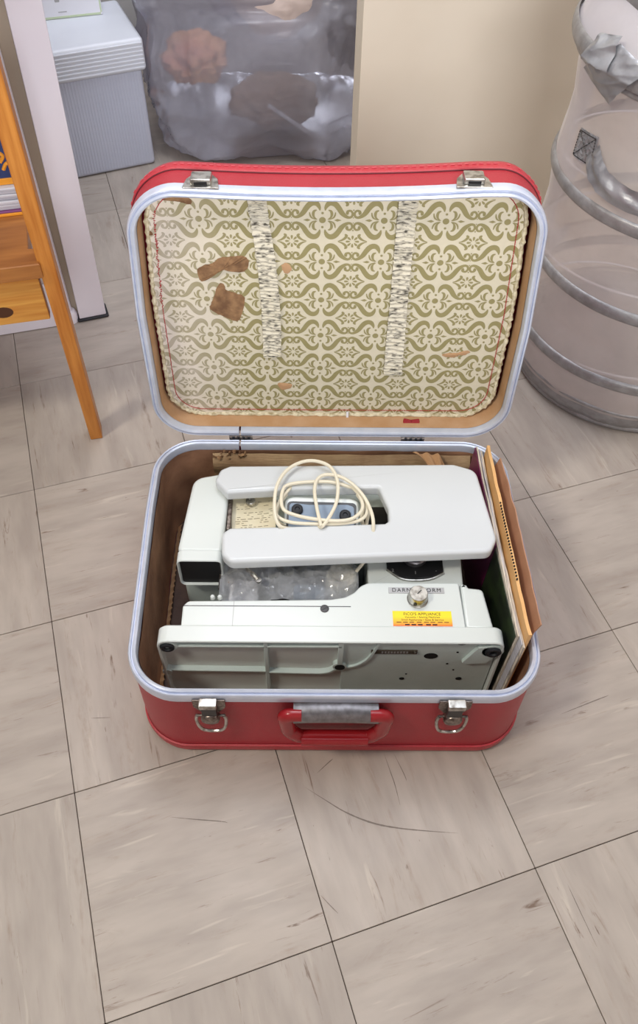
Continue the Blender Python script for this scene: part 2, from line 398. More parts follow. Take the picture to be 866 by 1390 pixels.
# ================================================================== SUITCASE
suit = thing('suitcase', 'open red suitcase with white metal rims and patterned lining, standing on the tile floor', 'suitcase', (-.01, .176, 0))
def resample(pts, n, start=None):
    L = [0]; m = len(pts)
    for i in range(m): L.append(L[-1] + (Vector(pts[(i + 1) % m]) - Vector(pts[i])).length)
    tot = L[-1]; out = []; s0 = 0
    if start is not None:
        k = min(range(m), key=lambda i: (Vector(pts[i]) - Vector(start)).length); s0 = L[k]
    j = 0
    for q in range(n):
        s = (s0 + tot * q / n) % tot
        j = max(k for k in range(m) if L[k] <= s + 1e-12) if True else j
        t = (s - L[j]) / max(L[j + 1] - L[j], 1e-9)
        out.append(tuple(Vector(pts[j]).lerp(Vector(pts[(j + 1) % m]), t)))
    return out
def rrect(x0, x1, y0, y1, r, inset=0, n=12, side=14):
    x0 += inset; x1 -= inset; y0 += inset; y1 -= inset; r = max(r - inset, .004)
    out = []
    for (cx, cy, a0) in ((x1 - r, y0 + r, -PI / 2), (x1 - r, y1 - r, 0), (x0 + r, y1 - r, PI / 2), (x0 + r, y0 + r, PI)):
        arc = [(cx + r * math.cos(a0 + PI / 2 * k / n), cy + r * math.sin(a0 + PI / 2 * k / n)) for k in range(n + 1)]
        if out:
            p = out[-1]
            for k in range(1, side): out.append((p[0] + (arc[0][0] - p[0]) * k / side, p[1] + (arc[0][1] - p[1]) * k / side))
        out += arc
    p = out[-1]; a = out[0]
    for k in range(1, side): out.append((p[0] + (a[0] - p[0]) * k / side, p[1] + (a[1] - p[1]) * k / side))
    return out
BD = .353
def base_ring(inset, z):
    out = []
    for x, y in rrect(-.2335, .2125, 0, BD, .055, inset):
        if x < -.1: x += .0075 * max(0, 1 - y / .24) * min(1, (-x - .1) / .1)
        if x > .1: x -= .003 * max(0, 1 - y / .15) * min(1, (x - .1) / .1)
        out.append(Vector((x, y, z)))
    return out
PH = math.radians(3)
def lidp(x, s, d):  # lid coordinates (x, up the lid, depth behind the rim plane) to world
    return Vector((x, .357 + s * math.sin(PH) + d * math.cos(PH), .146 + s * math.cos(PH) - d * math.sin(PH)))
def warp_lid(x, s):
    t = max(0, s / .345)
    if x < -.1: x += .008 * max(0, (t - .55) / .45) * min(1, (-x - .1) / .1)
    if x > .1: x -= .010 * max(0, (t - .5) / .5) * min(1, (x - .1) / .1)
    s += t * (-.0020 + .0050 * min(1, (abs(x + .017) / .15) ** 2) + .012 * (x + .01))
    return x, s
def lid_ring(inset, d):
    return [lidp(*warp_lid(x, s), d) for x, s in rrect(-.2330, .2145, .0045, .3435, .052, inset)]
def loft(bm, rings, closed_profile=False, cap0=False, cap1=False, skip=None):
    R = [[bm.verts.new(p) for p in r] for r in rings]; n = len(rings[0]); m = len(R)
    for i in range(m if closed_profile else m - 1):
        a, b = R[i], R[(i + 1) % m]
        for k in range(n):
            if skip and k in skip: continue
            bm.faces.new((a[k], a[(k + 1) % n], b[(k + 1) % n], b[k]))
    if cap0: bm.faces.new(R[0][::-1])
    if cap1: bm.faces.new(R[-1])
def gap_rings(ringf, prof, gapx, atback):
    """open extrusion around the outline, leaving a small joint at x=gapx on the hinge side"""
    rings = []
    for a, b in prof:
        r = ringf(a, b)
        rings.append(r)
    ref = rings[0]; n = len(ref)
    ks = [k for k in range(n) if atback(ref[k]) and (ref[k].x - gapx) * (ref[(k + 1) % n].x - gapx) <= 0]
    k = ks[0]; out = []
    for r in rings:
        a, b = r[k], r[(k + 1) % n]; dirx = 1 if b.x > a.x else -1
        A = a.lerp(b, ((gapx + dirx * .0012) - a.x) / (b.x - a.x)); E = a.lerp(b, ((gapx - dirx * .0012) - a.x) / (b.x - a.x))
        out.append([A] + [r[(k + 1 + q) % n] for q in range(n)] + [E])
    return out
def open_loft(bm, rings):
    R = [[bm.verts.new(p) for p in r] for r in rings]; m = len(R); n = len(R[0])
    for i in range(m):
        a, b = R[i], R[(i + 1) % m]
        for k in range(n - 1): bm.faces.new((a[k], a[k + 1], b[k + 1], b[k]))
    bm.faces.new([R[i][0] for i in range(m)]); bm.faces.new([R[i][-1] for i in range(m)][::-1])
# lower body
bm = B()
loft(bm, [base_ring(i, z) for i, z in ((.0035, .139), (.0015, .137), (.0005, .10), (0, .06), (0, .018), (.001, .006), (.006, .0012), (.016, .0008))], cap1=True)
obj('body', bm, 'red', suit)
bm = B()
loft(bm, [base_ring(i, z) for i, z in ((-.0004, .0185), (-.0022, .0178), (-.0026, .013), (-.0016, .0055), (.003, .0012), (.012, .0002), (.013, .0015), (.002, .006), (.0004, .012))], closed_profile=True)
obj('bottom_edging', bm, 'red_edge', suit, label='smooth red binding around the bottom edge')
# lower rim
RP = [(-.0002, .1325), (-.0014, .1335), (-.0018, .1400), (-.0014, .1450), (-.0002, .1464), (.0012, .1458), (.0018, .1438), (.0026, .1438), (.0032, .1470), (.0050, .1480), (.0070, .1470), (.0082, .1440), (.0084, .1360), (.0070, .1352), (.0040, .1390)]
bm = B(); open_loft(bm, gap_rings(base_ring, RP, -.1275, lambda p: p.y > .3))
obj('rim', bm, 'alu', suit, label='pale aluminium rim around the lower half')
# inner wall and floor of the case
def crump(p, a, s):
    v = noise.noise_vector(p * s); return p + Vector((v.x, v.y, v.z * .4)) * a
bm = B()
rg = []
for i, z in ((.0092, .1375), (.0088, .12), (.0092, .09), (.0092, .06), (.0100, .03), (.0115, .016), (.0125, .0105)):
    rg.append([crump(p, .0010, 45) for p in base_ring(i, z)])
loft(bm, rg)
obj('inner_wall', bm, 'cardboard', suit, label='bare brown cardboard inside walls, worn')
bm = B()
loft(bm, [base_ring(.0128, .0035), base_ring(.0128, .0105)], cap0=True, cap1=True)
obj('inner_floor', bm, 'board_floor', suit)
# ragged paper strip along the left edge of the case floor
bm = B(); N_ = 150
def ragged(u, v):
    y = .06 + .25 * u; x = -.2190 + .0045 * max(0, 1 - y / .24)
    return Vector((x + .0055 * v + .0010 * math.sin(u * 190) * v, y, .0125 + .008 * v * (.7 + .3 * math.sin(u * 190 + 1)) + .0012 * math.sin(u * 95)))
sheet(bm, N_, 2, ragged, .0005)
obj('ragged_strip', bm, 'tan', suit, label='ragged stapled paper strip at the left floor edge')
# peeled paper along the back wall
bm = B()
def flap(u, v):
    x = -.163 + .335 * u; n = noise.noise(Vector((x * 22, v * 3, 1.3)))
    return Vector((x, BD - .0125 - .0075 * math.sin(PI * min(1, v * 1.1)) - .002 * n - .004 * v, .134 - .036 * v + .0025 * noise.noise(Vector((x * 40, 0, 4))) * v))
sheet(bm, 80, 8, flap, .0008)
obj('peeled_backing', bm, 'flap', suit, label='tan paper backing peeled along the back wall')
bm = B()
def crumple_flap(u, v):
    a = Vector((.096, .337, .143)).lerp(Vector((.128, .336, .141)), u)
    b = Vector((.121, .309, .139)).lerp(Vector((.138, .318, .136)), u)
    p = a.lerp(b, v)
    return p + Vector((0, 0, .004 * math.sin(PI * v) + .0022 * math.sin(u * 14 + v * 5)))
sheet(bm, 14, 12, crumple_flap, .0005)
obj('torn_flap', bm, 'tan', suit, smooth=False, label='torn brown paper flap at the back right')
# ragged brown and greenish crumbs at the left end of the backing
bm = B()
for k in range(26):
    x = -.150 + random.uniform(-.012, .03); y = .338 + random.uniform(-.004, .003); z = .136 + random.uniform(-.006, .004); s = random.uniform(.0012, .003)
    rbox(bm, -s, s, -s * .6, s * .6, -s * .25, s * .25, 0, xf=T(x, y, z, random.random() * 3, random.random() * 3, random.random() * 3))
obj('torn_shreds', bm, 'torn', suit, kind='stuff', smooth=False)

# ---- lid: one part, its pieces are sub-parts
bm = B()
loft(bm, [lid_ring(i, d) for i, d in ((.0030, .006), (.0010, .008), (0, .014), (-.0005, .034), (.0, .054), (.004, .0625), (.016, .0645), (.05, .0648))], cap1=True)
lid = obj('lid', bm, 'red', suit, label='raised red lid leaning slightly back')
bm = B()
loft(bm, [lid_ring(i, d) for i, d in ((-.0002, .0420), (-.0026, .0432), (-.0032, .0500), (-.0016, .0580), (.0030, .0635), (.0120, .0660), (.0130, .0650), (.004, .0620), (.0005, .052))], closed_profile=True)
obj('edging', bm, 'red_edge', lid, label='smooth red binding around the lid edge')
bm = B(); tube(bm, lid_ring(-.0009, .0418), .0007, 6, closed=True); obj('seam', bm, 'seam_red', lid)
# stitches on the edging (top and sides)
bm = B(); ring = [lid_ring(-.0030, .0385), lid_ring(-.0028, .0435)]
out = rrect(-.2330, .2145, .0045, .3435, .052, -.0031); m_ = len(out); k = 0; acc = 0
pts3 = lid_ring(-.0036, .0490); pts3b = lid_ring(-.0036, .0490)
seglen = 0
for i in range(m_):
    a, b = pts3[i], pts3[(i + 1) % m_]; a2, b2 = pts3b[i], pts3b[(i + 1) % m_]
    L_ = (b - a).length; nn = max(1, round(L_ / .0075))
    if L_ < .0015: continue
    for q in range(nn):
        if L_ < .0075 and i % 2: continue
        t0 = (q + .2) / nn; t1 = (q + .75) / nn
        tube(bm, [a.lerp(b, t0), a.lerp(b, t1)], .00055, 5)
obj('stitching', bm, 'stitch', lid, kind='stuff')
LP = [(i, -(z - .1475)) for i, z in RP]
LP = [(i, d * 1.0 - .001) for i, d in LP]
bm = B(); open_loft(bm, gap_rings(lid_ring, LP, -.1275, lambda p: p.z < .2))
obj('rim', bm, 'alu', lid, label='pale aluminium rim around the lid')
# tan inner wall of the lid
bm = B(); loft(bm, [lid_ring(.0088, .008), lid_ring(.0090, .02), lid_ring(.0100, .0345)])
obj('inner_wall', bm, 'tan', lid)
# lining panel
LD = .0300
PAN = [(-.2215, .0125), (.2030, .0125), (.2030, .3330), (-.2215, .3330)]
def panel_ring(inset, d): return [lidp(*warp_lid(x, s), d) for x, s in rrect(-.2195, .2000, .0135, .3370, .044, inset)]
bm = B()
loft(bm, [panel_ring(.000, LD + .004), panel_ring(.0, LD + .0006), panel_ring(.0015, LD)], cap0=True, cap1=True)
obj('lining', bm, 'lining', lid, label='cream damask lining, faded on the left')
# ruffled edge of the lining
bm = B(); pr_ = panel_ring(.0020, LD - .0004); n_ = len(pr_); P2 = []
rr = []
for i in range(n_):
    for q in range(5 if (pr_[(i + 1) % n_] - pr_[i]).length > .006 else 2):
        mx = 5 if (pr_[(i + 1) % n_] - pr_[i]).length > .006 else 2
        P2.append(pr_[i].lerp(pr_[(i + 1) % n_], q / mx))
cen = lidp(-.01, .17, LD)
P3 = []
for i, p in enumerate(P2):
    d = (p - cen).normalized(); h = noise.noise(p * 260); h2 = noise.noise(p * 420 + Vector((3, 1, 7)))
    P3.append(p + d * .0014 * h + lidp(0, 0, -1).lerp(lidp(0, 0, -1), 0) * 0 + (lidp(0, 0, 0) - lidp(0, 0, 1)) * .0012 * h2)
    rr.append(.0022 + .0010 * abs(h2) + .0006 * math.sin(i * 1.9))
tube(bm, P3, rr, 7, closed=True)
obj('ruffled_edge', bm, 'ruffle', lid, label='crumpled stitched edge of the lining')
# red stitch line
bm = B(); sr = panel_ring(.0105, LD - .0006); acc = 0
i = 0; path = []
for i in range(len(sr)):
    a, b = sr[i], sr[(i + 1) % len(sr)]; L_ = (b - a).length; nn = max(1, round(L_ / .0028))
    for q in range(nn): path.append(a.lerp(b, q / nn))
for i in range(0, len(path)):
    p = path[i]; q = path[(i + 1) % len(path)]
    if p.z > .46 and abs(p.x + .01) < .17: continue     # top seam is hidden behind the rim
    loose = p.x < -.2 and p.z > .33
    j = Vector((random.uniform(-1, 1), 0, random.uniform(-1, 1))) * (.0022 if loose else .0003)
    q2 = q + Vector((random.uniform(-1, 1), 0, random.uniform(-1, 1))) * (.0015 if loose else .0002)
    tube(bm, [p + j, (p + q) / 2 + Vector((0, -.0007, 0)), p.lerp(q2, .82)], .00048, 5)
obj('red_stitching', bm, 'thread', lid, kind='stuff', label='red stitching around the lining')
# printed damask: flat figures on the lining
CA, CB = .03285, .02535
FX, FS = .0406, .2458      # one flower centre
clipR = [warp_lid(x, s) for x, s in rrect(-.2195, .2000, .0135, .3370, .044, .0022)]
def inside(p):
    for i in range(len(clipR)):
        a, b = clipR[i], clipR[(i + 1) % len(clipR)]
        if (b[0] - a[0]) * (p[1] - a[1]) - (b[1] - a[1]) * (p[0] - a[0]) < -1e-9: return False
    return True
strokes = []
SCR = [(.085, .44, .5), (.105, .58, 1.7), (.18, .735, 2.7), (.29, .785, 3.1), (.41, .72, 3.1), (.52, .55, 2.9), (.62, .34, 2.7), (.73, .20, 2.1), (.85, .13, 1.5), (.945, .18, 1.3), (.965, .33, 1.2), (.90, .44, 1.2), (.81, .41, 1.4), (.80, .33, 1.7), (.84, .30, 1.2)]
LEAF = [[(.17, .03, .3), (.27, .13, 1.0), (.30, .28, 1.5), (.27, .41, 1.3), (.19, .46, .6)],
        [(.20, .02, .2), (.34, .10, .8), (.40, .22, .9), (.42, .36, .5)],
        [(.52, .985, .3), (.64, .94, .9), (.75, .84, 1.4), (.80, .72, 1.5), (.74, .66, .8)]]
for st in [SCR] + LEAF: strokes.append(st)
def blob(cx, cy, rx, ry, rot=0, n=10, drop=0):
    out = []
    for k in range(n):
        a = 2 * PI * k / n; rxx = rx * (1 - drop * math.cos(a)); x = ry * math.cos(a); y = rxx * math.sin(a)
        out.append((cx + x * math.cos(rot) - y * math.sin(rot), cy + x * math.sin(rot) + y * math.cos(rot)))
    return out
bm = B()
def add2d(pts):
    w_ = [warp_lid(*p) if False else p for p in pts]
    ins = [inside(p) for p in w_]
    if not any(ins): return
    if not all(ins):
        poly = w_
        for i in range(len(clipR)):
            a, b = clipR[i], clipR[(i + 1) % len(clipR)]
            f = lambda p: (b[0] - a[0]) * (p[1] - a[1]) - (b[1] - a[1]) * (p[0] - a[0])
            q = []
            for k in range(len(poly)):
                p0, p1 = poly[k], poly[(k + 1) % len(poly)]; f0, f1 = f(p0), f(p1)
                if f0 >= 0: q.append(p0)
                if f0 * f1 < 0: t = f0 / (f0 - f1); q.append((p0[0] + (p1[0] - p0[0]) * t, p0[1] + (p1[1] - p0[1]) * t))
            poly = q
            if len(poly) < 3: return
        w_ = poly
    if len(w_) < 3: return
    try: bm.faces.new([bm.verts.new(lidp(x, s, LD - .00022)) for x, s in w_])
    except ValueError: pass
pre = []
for st in strokes:
    c = crom([(p[0] * CA, p[1] * CB, p[2] * .001) for p in st], 4)
    quads = []
    L1 = []
    for i in range(len(c)):
        d = c[min(i + 1, len(c) - 1)] - c[max(i - 1, 0)]; d2 = Vector((d.x, d.y)).normalized(); nn = Vector((-d2.y, d2.x)) * max(.0002, c[i].z)
        L1.append(((c[i].x + nn.x, c[i].y + nn.y), (c[i].x - nn.x, c[i].y - nn.y)))
    for a, b in zip(L1, L1[1:]): quads.append((a[0], a[1], b[1], b[0]))
    pre.append(quads)
for gi in range(-5, 5):
    for gj in range(-6, 4):
        fx = FX + gi * 2 * CA; fs = FS + gj * 2 * CB
        if fx < -.28 or fx > .26 or fs < -.06 or fs > .40: continue
        for sx_ in (1, -1):
            for sy_ in (1, -1):
                for quads in pre:
                    for q in quads: add2d([(fx + sx_ * p[0], fs + sy_ * p[1]) for p in (q if sx_ * sy_ > 0 else q[::-1])])
        add2d(blob(fx, fs, .0036, .0036, n=14))
        for sy_ in (1, -1):
            add2d(blob(fx, fs + sy_ * .0082, .0014, .0014)); pass
            add2d([(fx + sy_ * .0125, fs), (fx + sy_ * .0158, fs + .0016 * sy_), (fx + sy_ * .0205, fs), (fx + sy_ * .0158, fs - .0016 * sy_)])
        sx0, sy0 = fx + CA, fs + CB
        for k in range(8):
            a = PI / 8 * (2 * k) + PI / 8 * 0
            add2d(blob(sx0 + .0048 * math.cos(a), sy0 + .0048 * math.sin(a), .0012, .0026, rot=a, n=8, drop=-.5))
        for s_ in (1, -1): add2d(blob(sx0, sy0 + s_ * .0135, .0009, .0009, n=8)); add2d(blob(fx + CA, fs + s_ * .0030, .0007, .0007, n=6))
for f_ in bm.faces: pass
obj('damask_print', bm, 'print', lid, smooth=False, label='olive damask figures printed on the lining')
# elastic straps
def strap(name, keys, top, label):
    bm = B()
    K = crom([(a, b, c) for a, b, c in keys], 12)
    def f(u, v):
        i = u * (len(K) - 1); k = min(int(i), len(K) - 2); p = K[k].lerp(K[k + 1], i - k)
        x, s, wv = p
        gather = math.sin(u * 2 * PI * 48 + 1.2 * math.sin(v * 5) + 3 * noise.noise(Vector((u * 20, v * 1.5, top)))) 
        d = LD - .0030 - .0013 * gather - .0009 * noise.noise(Vector((u * 60, v * 6, 2)))
        edge = 1 + .10 * noise.noise(Vector((u * 70, round(v), 5)))
        return lidp(x + (v - .5) * wv * edge, s + .0006 * gather, d)
    sheet(bm, 420, 10, f, .0007)
    obj(name, bm, 'elastic', lid, label=label, angle=80)
strap('elastic_strap', [(-.0940, .3330, .0200), (-.0925, .306, .0200), (-.0865, .247, .0205), (-.0838, .197, .0215), (-.0830, .157, .0220), (-.0837, .1125, .0215)], 1, 'left crinkled elastic strap')
strap('elastic_strap', [(.0645, .3330, .0200), (.0640, .306, .0200), (.0640, .257, .0200), (.0645, .197, .0205), (.0650, .137, .0220), (.0656, .0860, .0225)], 2, 'right crinkled elastic strap')
# torn patches, tag, tab
def patch(pts, m, name, label, d=LD - .0010, bump_=.0012):
    bm = B(); c = crom([(a * .990, b + .0065, 0) for a, b in pts], 5, closed=True)
    c = [Vector((p.x + .0011 * noise.noise(p * 600), p.y + .0011 * noise.noise(p * 500 + Vector((5, 5, 5))), 0)) for p in c]
    cx = sum(p.x for p in c) / len(c); cy = sum(p.y for p in c) / len(c)
    ctr = bm.verts.new(lidp(cx, cy, d - bump_)); mid = [bm.verts.new(lidp(cx + (p.x - cx) * .55, cy + (p.y - cy) * .55, d - bump_ * (.5 + abs(noise.noise(p * 300))))) for p in c]
    edge = [bm.verts.new(lidp(p.x, p.y, d + .0006)) for p in c]
    n = len(c)
    for i in range(n):
        bm.faces.new((ctr, mid[i], mid[(i + 1) % n])); bm.faces.new((mid[i], edge[i], edge[(i + 1) % n], mid[(i + 1) % n]))
    obj(name, bm, m, lid, label=label)
patch([(-0.1658, 0.2264), (-0.158, 0.2331), (-0.1477, 0.2365), (-0.1386, 0.2432), (-0.1243, 0.245), (-0.1129, 0.2458), (-0.107, 0.2387), (-0.111, 0.227), (-0.1227, 0.2252), (-0.1311, 0.2284), (-0.143, 0.2233), (-0.1553, 0.2146), (-0.1628, 0.2129)], 'torn', 'torn_patch', 'upper brown torn patch', bump_=.0030)
patch([(-0.1427, 0.2086), (-0.1369, 0.208), (-0.1345, 0.2011), (-0.1215, 0.196), (-0.1144, 0.1908), (-0.1168, 0.1743), (-0.1238, 0.158), (-0.1357, 0.1616), (-0.1488, 0.1688), (-0.1557, 0.176), (-0.1518, 0.1868)], 'torn', 'torn_patch', 'lower brown torn patch', bump_=.0006)
patch([(-0.0705, 0.2341), (-0.0647, 0.2375), (-0.0591, 0.231), (-0.062, 0.2242), (-0.0678, 0.2252)], 'tan', 'torn_patch', 'small tan torn spot', bump_=.0003)
patch([(-0.1945, 0.3177), (-0.1864, 0.3183), (-0.1705, 0.3165), (-0.1631, 0.3108), (-0.1662, 0.3064), (-0.1767, 0.3092), (-0.1873, 0.3105), (-0.1939, 0.3119)], 'torn', 'torn_patch', 'brown tear in the upper left corner', bump_=.001)
patch([(-0.2178, 0.2756), (-0.2123, 0.2757), (-0.2093, 0.271), (-0.2159, 0.2694)], 'torn', 'torn_patch', 'small brown tear at the left edge', bump_=.0006)
patch([(0.1251, 0.1103), (0.1328, 0.1125), (0.1425, 0.1137), (0.1549, 0.1169), (0.1592, 0.1151), (0.1547, 0.1107), (0.1465, 0.1093), (0.1406, 0.1063), (0.1289, 0.1072)], 'tan', 'torn_patch', 'faint tan scratch on the right', bump_=.0003)
patch([(-0.0791, 0.0613), (-0.0709, 0.0627), (-0.0612, 0.0602), (-0.0629, 0.0542), (-0.0744, 0.0514)], 'tan', 'torn_patch', 'small tan spot near the lower edge', bump_=.0003)
bm = B()
for c_, w_, h_ in ((.0900, .0060, .0062), (.1005, .0062, .0060)):
    rbox(bm, -w_, w_, -.0012, .0012, -h_, h_, .001, 1, xf=Matrix.Translation(lidp(c_, .0125, .0170)) @ Matrix.Rotation(-1.25, 4, 'X') @ Matrix.Rotation(.25 if c_ < .095 else -.15, 4, 'Y'))
obj('red_tag', bm, 'red_plastic', lid, label='small bright red tag on the lid ledge')
bm = B(); rbox(bm, -.0016, .0016, -.0008, .0008, -.0065, .0065, .0004, 1, xf=Matrix.Translation(lidp(.0118, .0150, .0270)) @ Matrix.Rotation(-.4, 4, 'X')); obj('white_tab', bm, 'carton', lid)
# hinges
for hx in (-.1265, .0965):
    bm = B()
    rbox(bm, hx - .0150, hx + .0150, .3545, .3585, .1435, .1490, .0006, 1)
    tube(bm, [(hx - .0150, .3553, .1500), (hx + .0150, .3553, .1500)], .0019, 10)
    h = obj('hinge', bm, 'chrome_dark', suit)
    bm = B()
    for k in range(4): rbox(bm, hx - .011 + k * .0066, hx - .0076 + k * .0066, .3531, .3543, .1480, .1520, .0003, 1)
    obj('knuckle', bm, 'black', h, label='dark hinge knuckles')
# catch plates on the lid's upper edge
for cx_, tilt in ((-.1475, .0), (.1255, .0)):
    S0 = warp_lid(cx_, .3435)[1]
    X = Matrix.Translation(lidp(cx_, S0 + .0015, .0180)) @ Matrix.Rotation(-PH, 4, 'X')
    bm = B()
    # body of the catch: y goes back, z up
    prism(bm, roundpoly([(-.0185, -.016), (.0185, -.016), (.0160, .002), (.0095, .012), (-.0095, .012), (-.0160, .002)], [.001, .001, .004, .004, .004, .004], 3), -.0006, .0018, .0006, 2, xf=X)
    rbox(bm, -.0105, .0105, -.0120, .0060, .0015, .0085, .0018, 2, xf=X)
    c = obj('catch', bm, 'chrome', lid, label='chrome catch on the lid edge')
    bm = B(); rbox(bm, -.0065, .0065, -.0128, -.0100, .0018, .0060, .0004, 1, xf=X); obj('catch_slot', bm, 'black', lid)
# front latches
def latch(lx):
    X = T(lx, 0, 0)
    bm = B()
    pl = roundpoly([(-.0170, .1420), (-.0170, .1270), (-.0095, .1140), (.0095, .1140), (.0170, .1270), (.0170, .1420)], [.001, .004, .003, .003, .004, .001], 3)
    # plate lies on the front face: outline in XZ, extruded along -Y
    XZ = Matrix(((1, 0, 0, 0), (0, 0, -1, 0), (0, 1, 0, 0), (0, 0, 0, 1)))
    prism(bm, pl, .0025, .0042, .0006, 2, xf=X @ XZ)
    l = obj('latch', bm, 'chrome_dark', suit)
    bm = B()
    rbox(bm, -.0092, .0092, -.0125, -.0030, .1375, .1462, .0012, 2, xf=X)
    obj('latch_housing', bm, 'chrome', l, label='bright chrome latch block')
    bm = B()
    prism(bm, roundpoly([(-.0078, .1385), (-.0078, .1180), (.0078, .1180), (.0078, .1385)], .001, 2), .0045, .0105, .0008, 2, xf=X @ XZ)
    obj('latch_neck', bm, 'dark_metal', l)
    bm = B()
    lathe(bm, [(.0098, .003), (.0102, .009), (.0092, .0115), (.0050, .0130), (.0005, .0134)], 28, xf=X @ Matrix.Translation((0, 0, .1090)) @ XZ)
    tube(bm, [(lx - .0150, -.0060, .1110), (lx + .0150, -.0060, .1110)], .0016, 8)
    obj('latch_button', bm, 'chrome_dark', l)
    bm = B()
    P = crom([(lx - .0140, -.0065, .1120), (lx - .0158, -.0065, .1020), (lx - .0140, -.0075, .0870), (lx - .0095, -.0078, .0775), (lx, -.0078, .0750), (lx + .0095, -.0078, .0775), (lx + .0140, -.0075, .0870), (lx + .0158, -.0065, .1020), (lx + .0140, -.0065, .1120)], 6)
    tube(bm, P, .0019, 8)
    obj('latch_ring', bm, 'chrome', l)
latch(-.1390); latch(.1165)
# carrying handle
XZ = Matrix(((1, 0, 0, 0), (0, 0, -1, 0), (0, 1, 0, 0), (0, 0, 0, 1)))
hx0, hx1 = -.0690, .0545; hc = (hx0 + hx1) / 2
bm = B()
hpth = roundpoly([(hx0 + .026, .1230), (hx0 + .0085, .1230), (hx0 + .0120, .0850), (hx0 + .0230, .0680), (hx1 - .0230, .0680), (hx1 - .0120, .0850), (hx1 - .0085, .1230), (hx1 - .026, .1230)], [0, .007, .012, .010, .010, .012, .007, 0], 6)
tube(bm, [(x, 0, z) for x, z in hpth], .0088, 14)
for v in bm.verts: v.co.y = v.co.y * .80 - .0108
h = obj('handle', bm, 'red_plastic', suit, label='red plastic carrying handle')
bm = B()
def sleeve(u, v):
    x = hx0 + .0175 + (hx1 - hx0 - .035) * u; a = PI * (1.08 * v - .04)
    arch = .0035 * (1 - (2 * u - 1) ** 2)
    return Vector((x, -.0030 - .0150 * math.sin(a), .1200 + arch * .6 + .0115 * math.cos(a)))
sheet(bm, 18, 14, sleeve, .0012)
rbox(bm, hx0 + .0176, hx1 - .0176, -.0150, -.0026, .1120, .1280, .002, 2)
obj('handle_sleeve', bm, 'steel', h, label='brushed grey metal sleeve of the handle')
bm = B()
tube(bm, crom([(hc - .036, -.0150, .0690), (hc, -.0155, .0695), (hc + .036, -.0150, .0690)], 6), .0066, 10)
obj('handle_grip', bm, 'red_plastic', h)

# ================================================================== SEWING MACHINE (lying on its back)
sm = thing('sewing_machine', 'white sewing machine lying on its back inside the red suitcase', 'sewing machine', (-.01, .16, .0108))
YZ = XZ
# bed, a shallow tray opening towards the viewer
bx0, bx1, bz0, bz1 = -.2000, .1755, .0120, .1500
bm = B()
ring = lambda ins, y: [Vector((x, y, z)) for x, z in rrect(bx0, bx1, bz0, bz1, .012, ins, 5, 4)]
loft(bm, [ring(.0042, .0675), ring(.0036, .0610), ring(.0028, .0594), ring(.0010, .0592), ring(0, .0602), ring(0, .0780), ring(.0020, .0800)], cap0=True, cap1=True)
bed = obj('bed', bm, 'white', sm, label='white machine bed standing on edge, underside to the front')
def ycyl(bm, x, z, y0, y1, r, seg=24, prof=None):
    X = Matrix.Translation((x, 0, z)) @ XZ
    lathe(bm, prof or [(r, -y1), (r, -y0)], seg, xf=X)
bm = B(); rbox(bm, .0010, bx1 - .005, .0645, .0680, bz0 + .005, .1380, .001, 1)
obj('bottom_plate', bm, 'cast', bed, label='grey green cast plate on the right of the underside')
def rib(x0, z0, x1, z1, w_=.0014, y0=.0612, y1=.0682):
    bm = B(); d = Vector((x1 - x0, 0, z1 - z0)); L_ = d.length; a = math.atan2(d.z, d.x)
    rbox(bm, 0, L_, y0, y1, -w_, w_, .0005, 1, xf=Matrix.Translation((x0, 0, z0)) @ Matrix.Rotation(-a, 4, 'Y'))
    obj('rib', bm, 'cast', bed)
rib(-.1860, .1345, -.0835, .1345); rib(-.0835, .1345, .0000, .1350)
rib(-.1950, .0780, -.0835, .0760); rib(-.0835, .0735, -.0240, .0715)
rib(-.0830, .0170, -.0830, .1450, .0022); rib(-.0010, .0950, -.0010, .1460, .0030)
def ribpath(bm, pts, y0, y1, t):
    P = crom(pts, 8); G = []
    for i, p in enumerate(P):
        d = (P[min(i + 1, len(P) - 1)] - P[max(i - 1, 0)]).normalized(); n = Vector((-d.z, 0, d.x)) * t
        G.append([bm.verts.new((p.x + n.x * a, y, p.z + n.z * a)) for a, y in ((-1, y0), (1, y0), (1, y1), (-1, y1))])
    for a, b in zip(G, G[1:]):
        for k in range(4): bm.faces.new((a[k], a[(k + 1) % 4], b[(k + 1) % 4], b[k]))
    bm.faces.new(G[0]); bm.faces.new(G[-1][::-1])
bm = B()
ribpath(bm, [(-.024, 0, .0715), (-.014, 0, .0740), (-.008, 0, .0800), (-.004, 0, .0850)], .0612, .0682, .0014)
ribpath(bm, [(.006, 0, .0850), (.018, 0, .0900), (.030, 0, .1060), (.038, 0, .1330), (.040, 0, .1450)], .0620, .0682, .0013)
obj('curved_rib', bm, 'cast', bed)
def foot(x, z, r=.0095, y=.0575):
    bm = B(); ycyl(bm, x, z, y + .003, .0742, r + .003)
    b_ = obj('foot_boss', bm, 'cast', bed)
    bm = B(); ycyl(bm, x, z, 0, 0, r, prof=[(r, -(y + .006)), (r, -(y + .0010)), (r - .0012, -y), (r * .52, -y), (r * .42, -(y + .003)), (.0005, -(y + .0032))])
    f = obj('rubber_foot', bm, 'rubber', sm, label='dark round rubber foot on the underside')
foot(-.1890, .1360, .0078); foot(.1650, .1290, .0090)
bm = B(); ycyl(bm, -.1965, .0760, .0600, .0742, .0055)
obj('post', bm, 'cast', bed)
bm = B(); ycyl(bm, -.0010, .0880, .0615, .0742, .0080)
obj('post', bm, 'cast', bed)
bm = B(); ycyl(bm, -.0010, .0880, .0608, .0616, .0058)
obj('hole', bm, 'hole', bed, label='black hole')
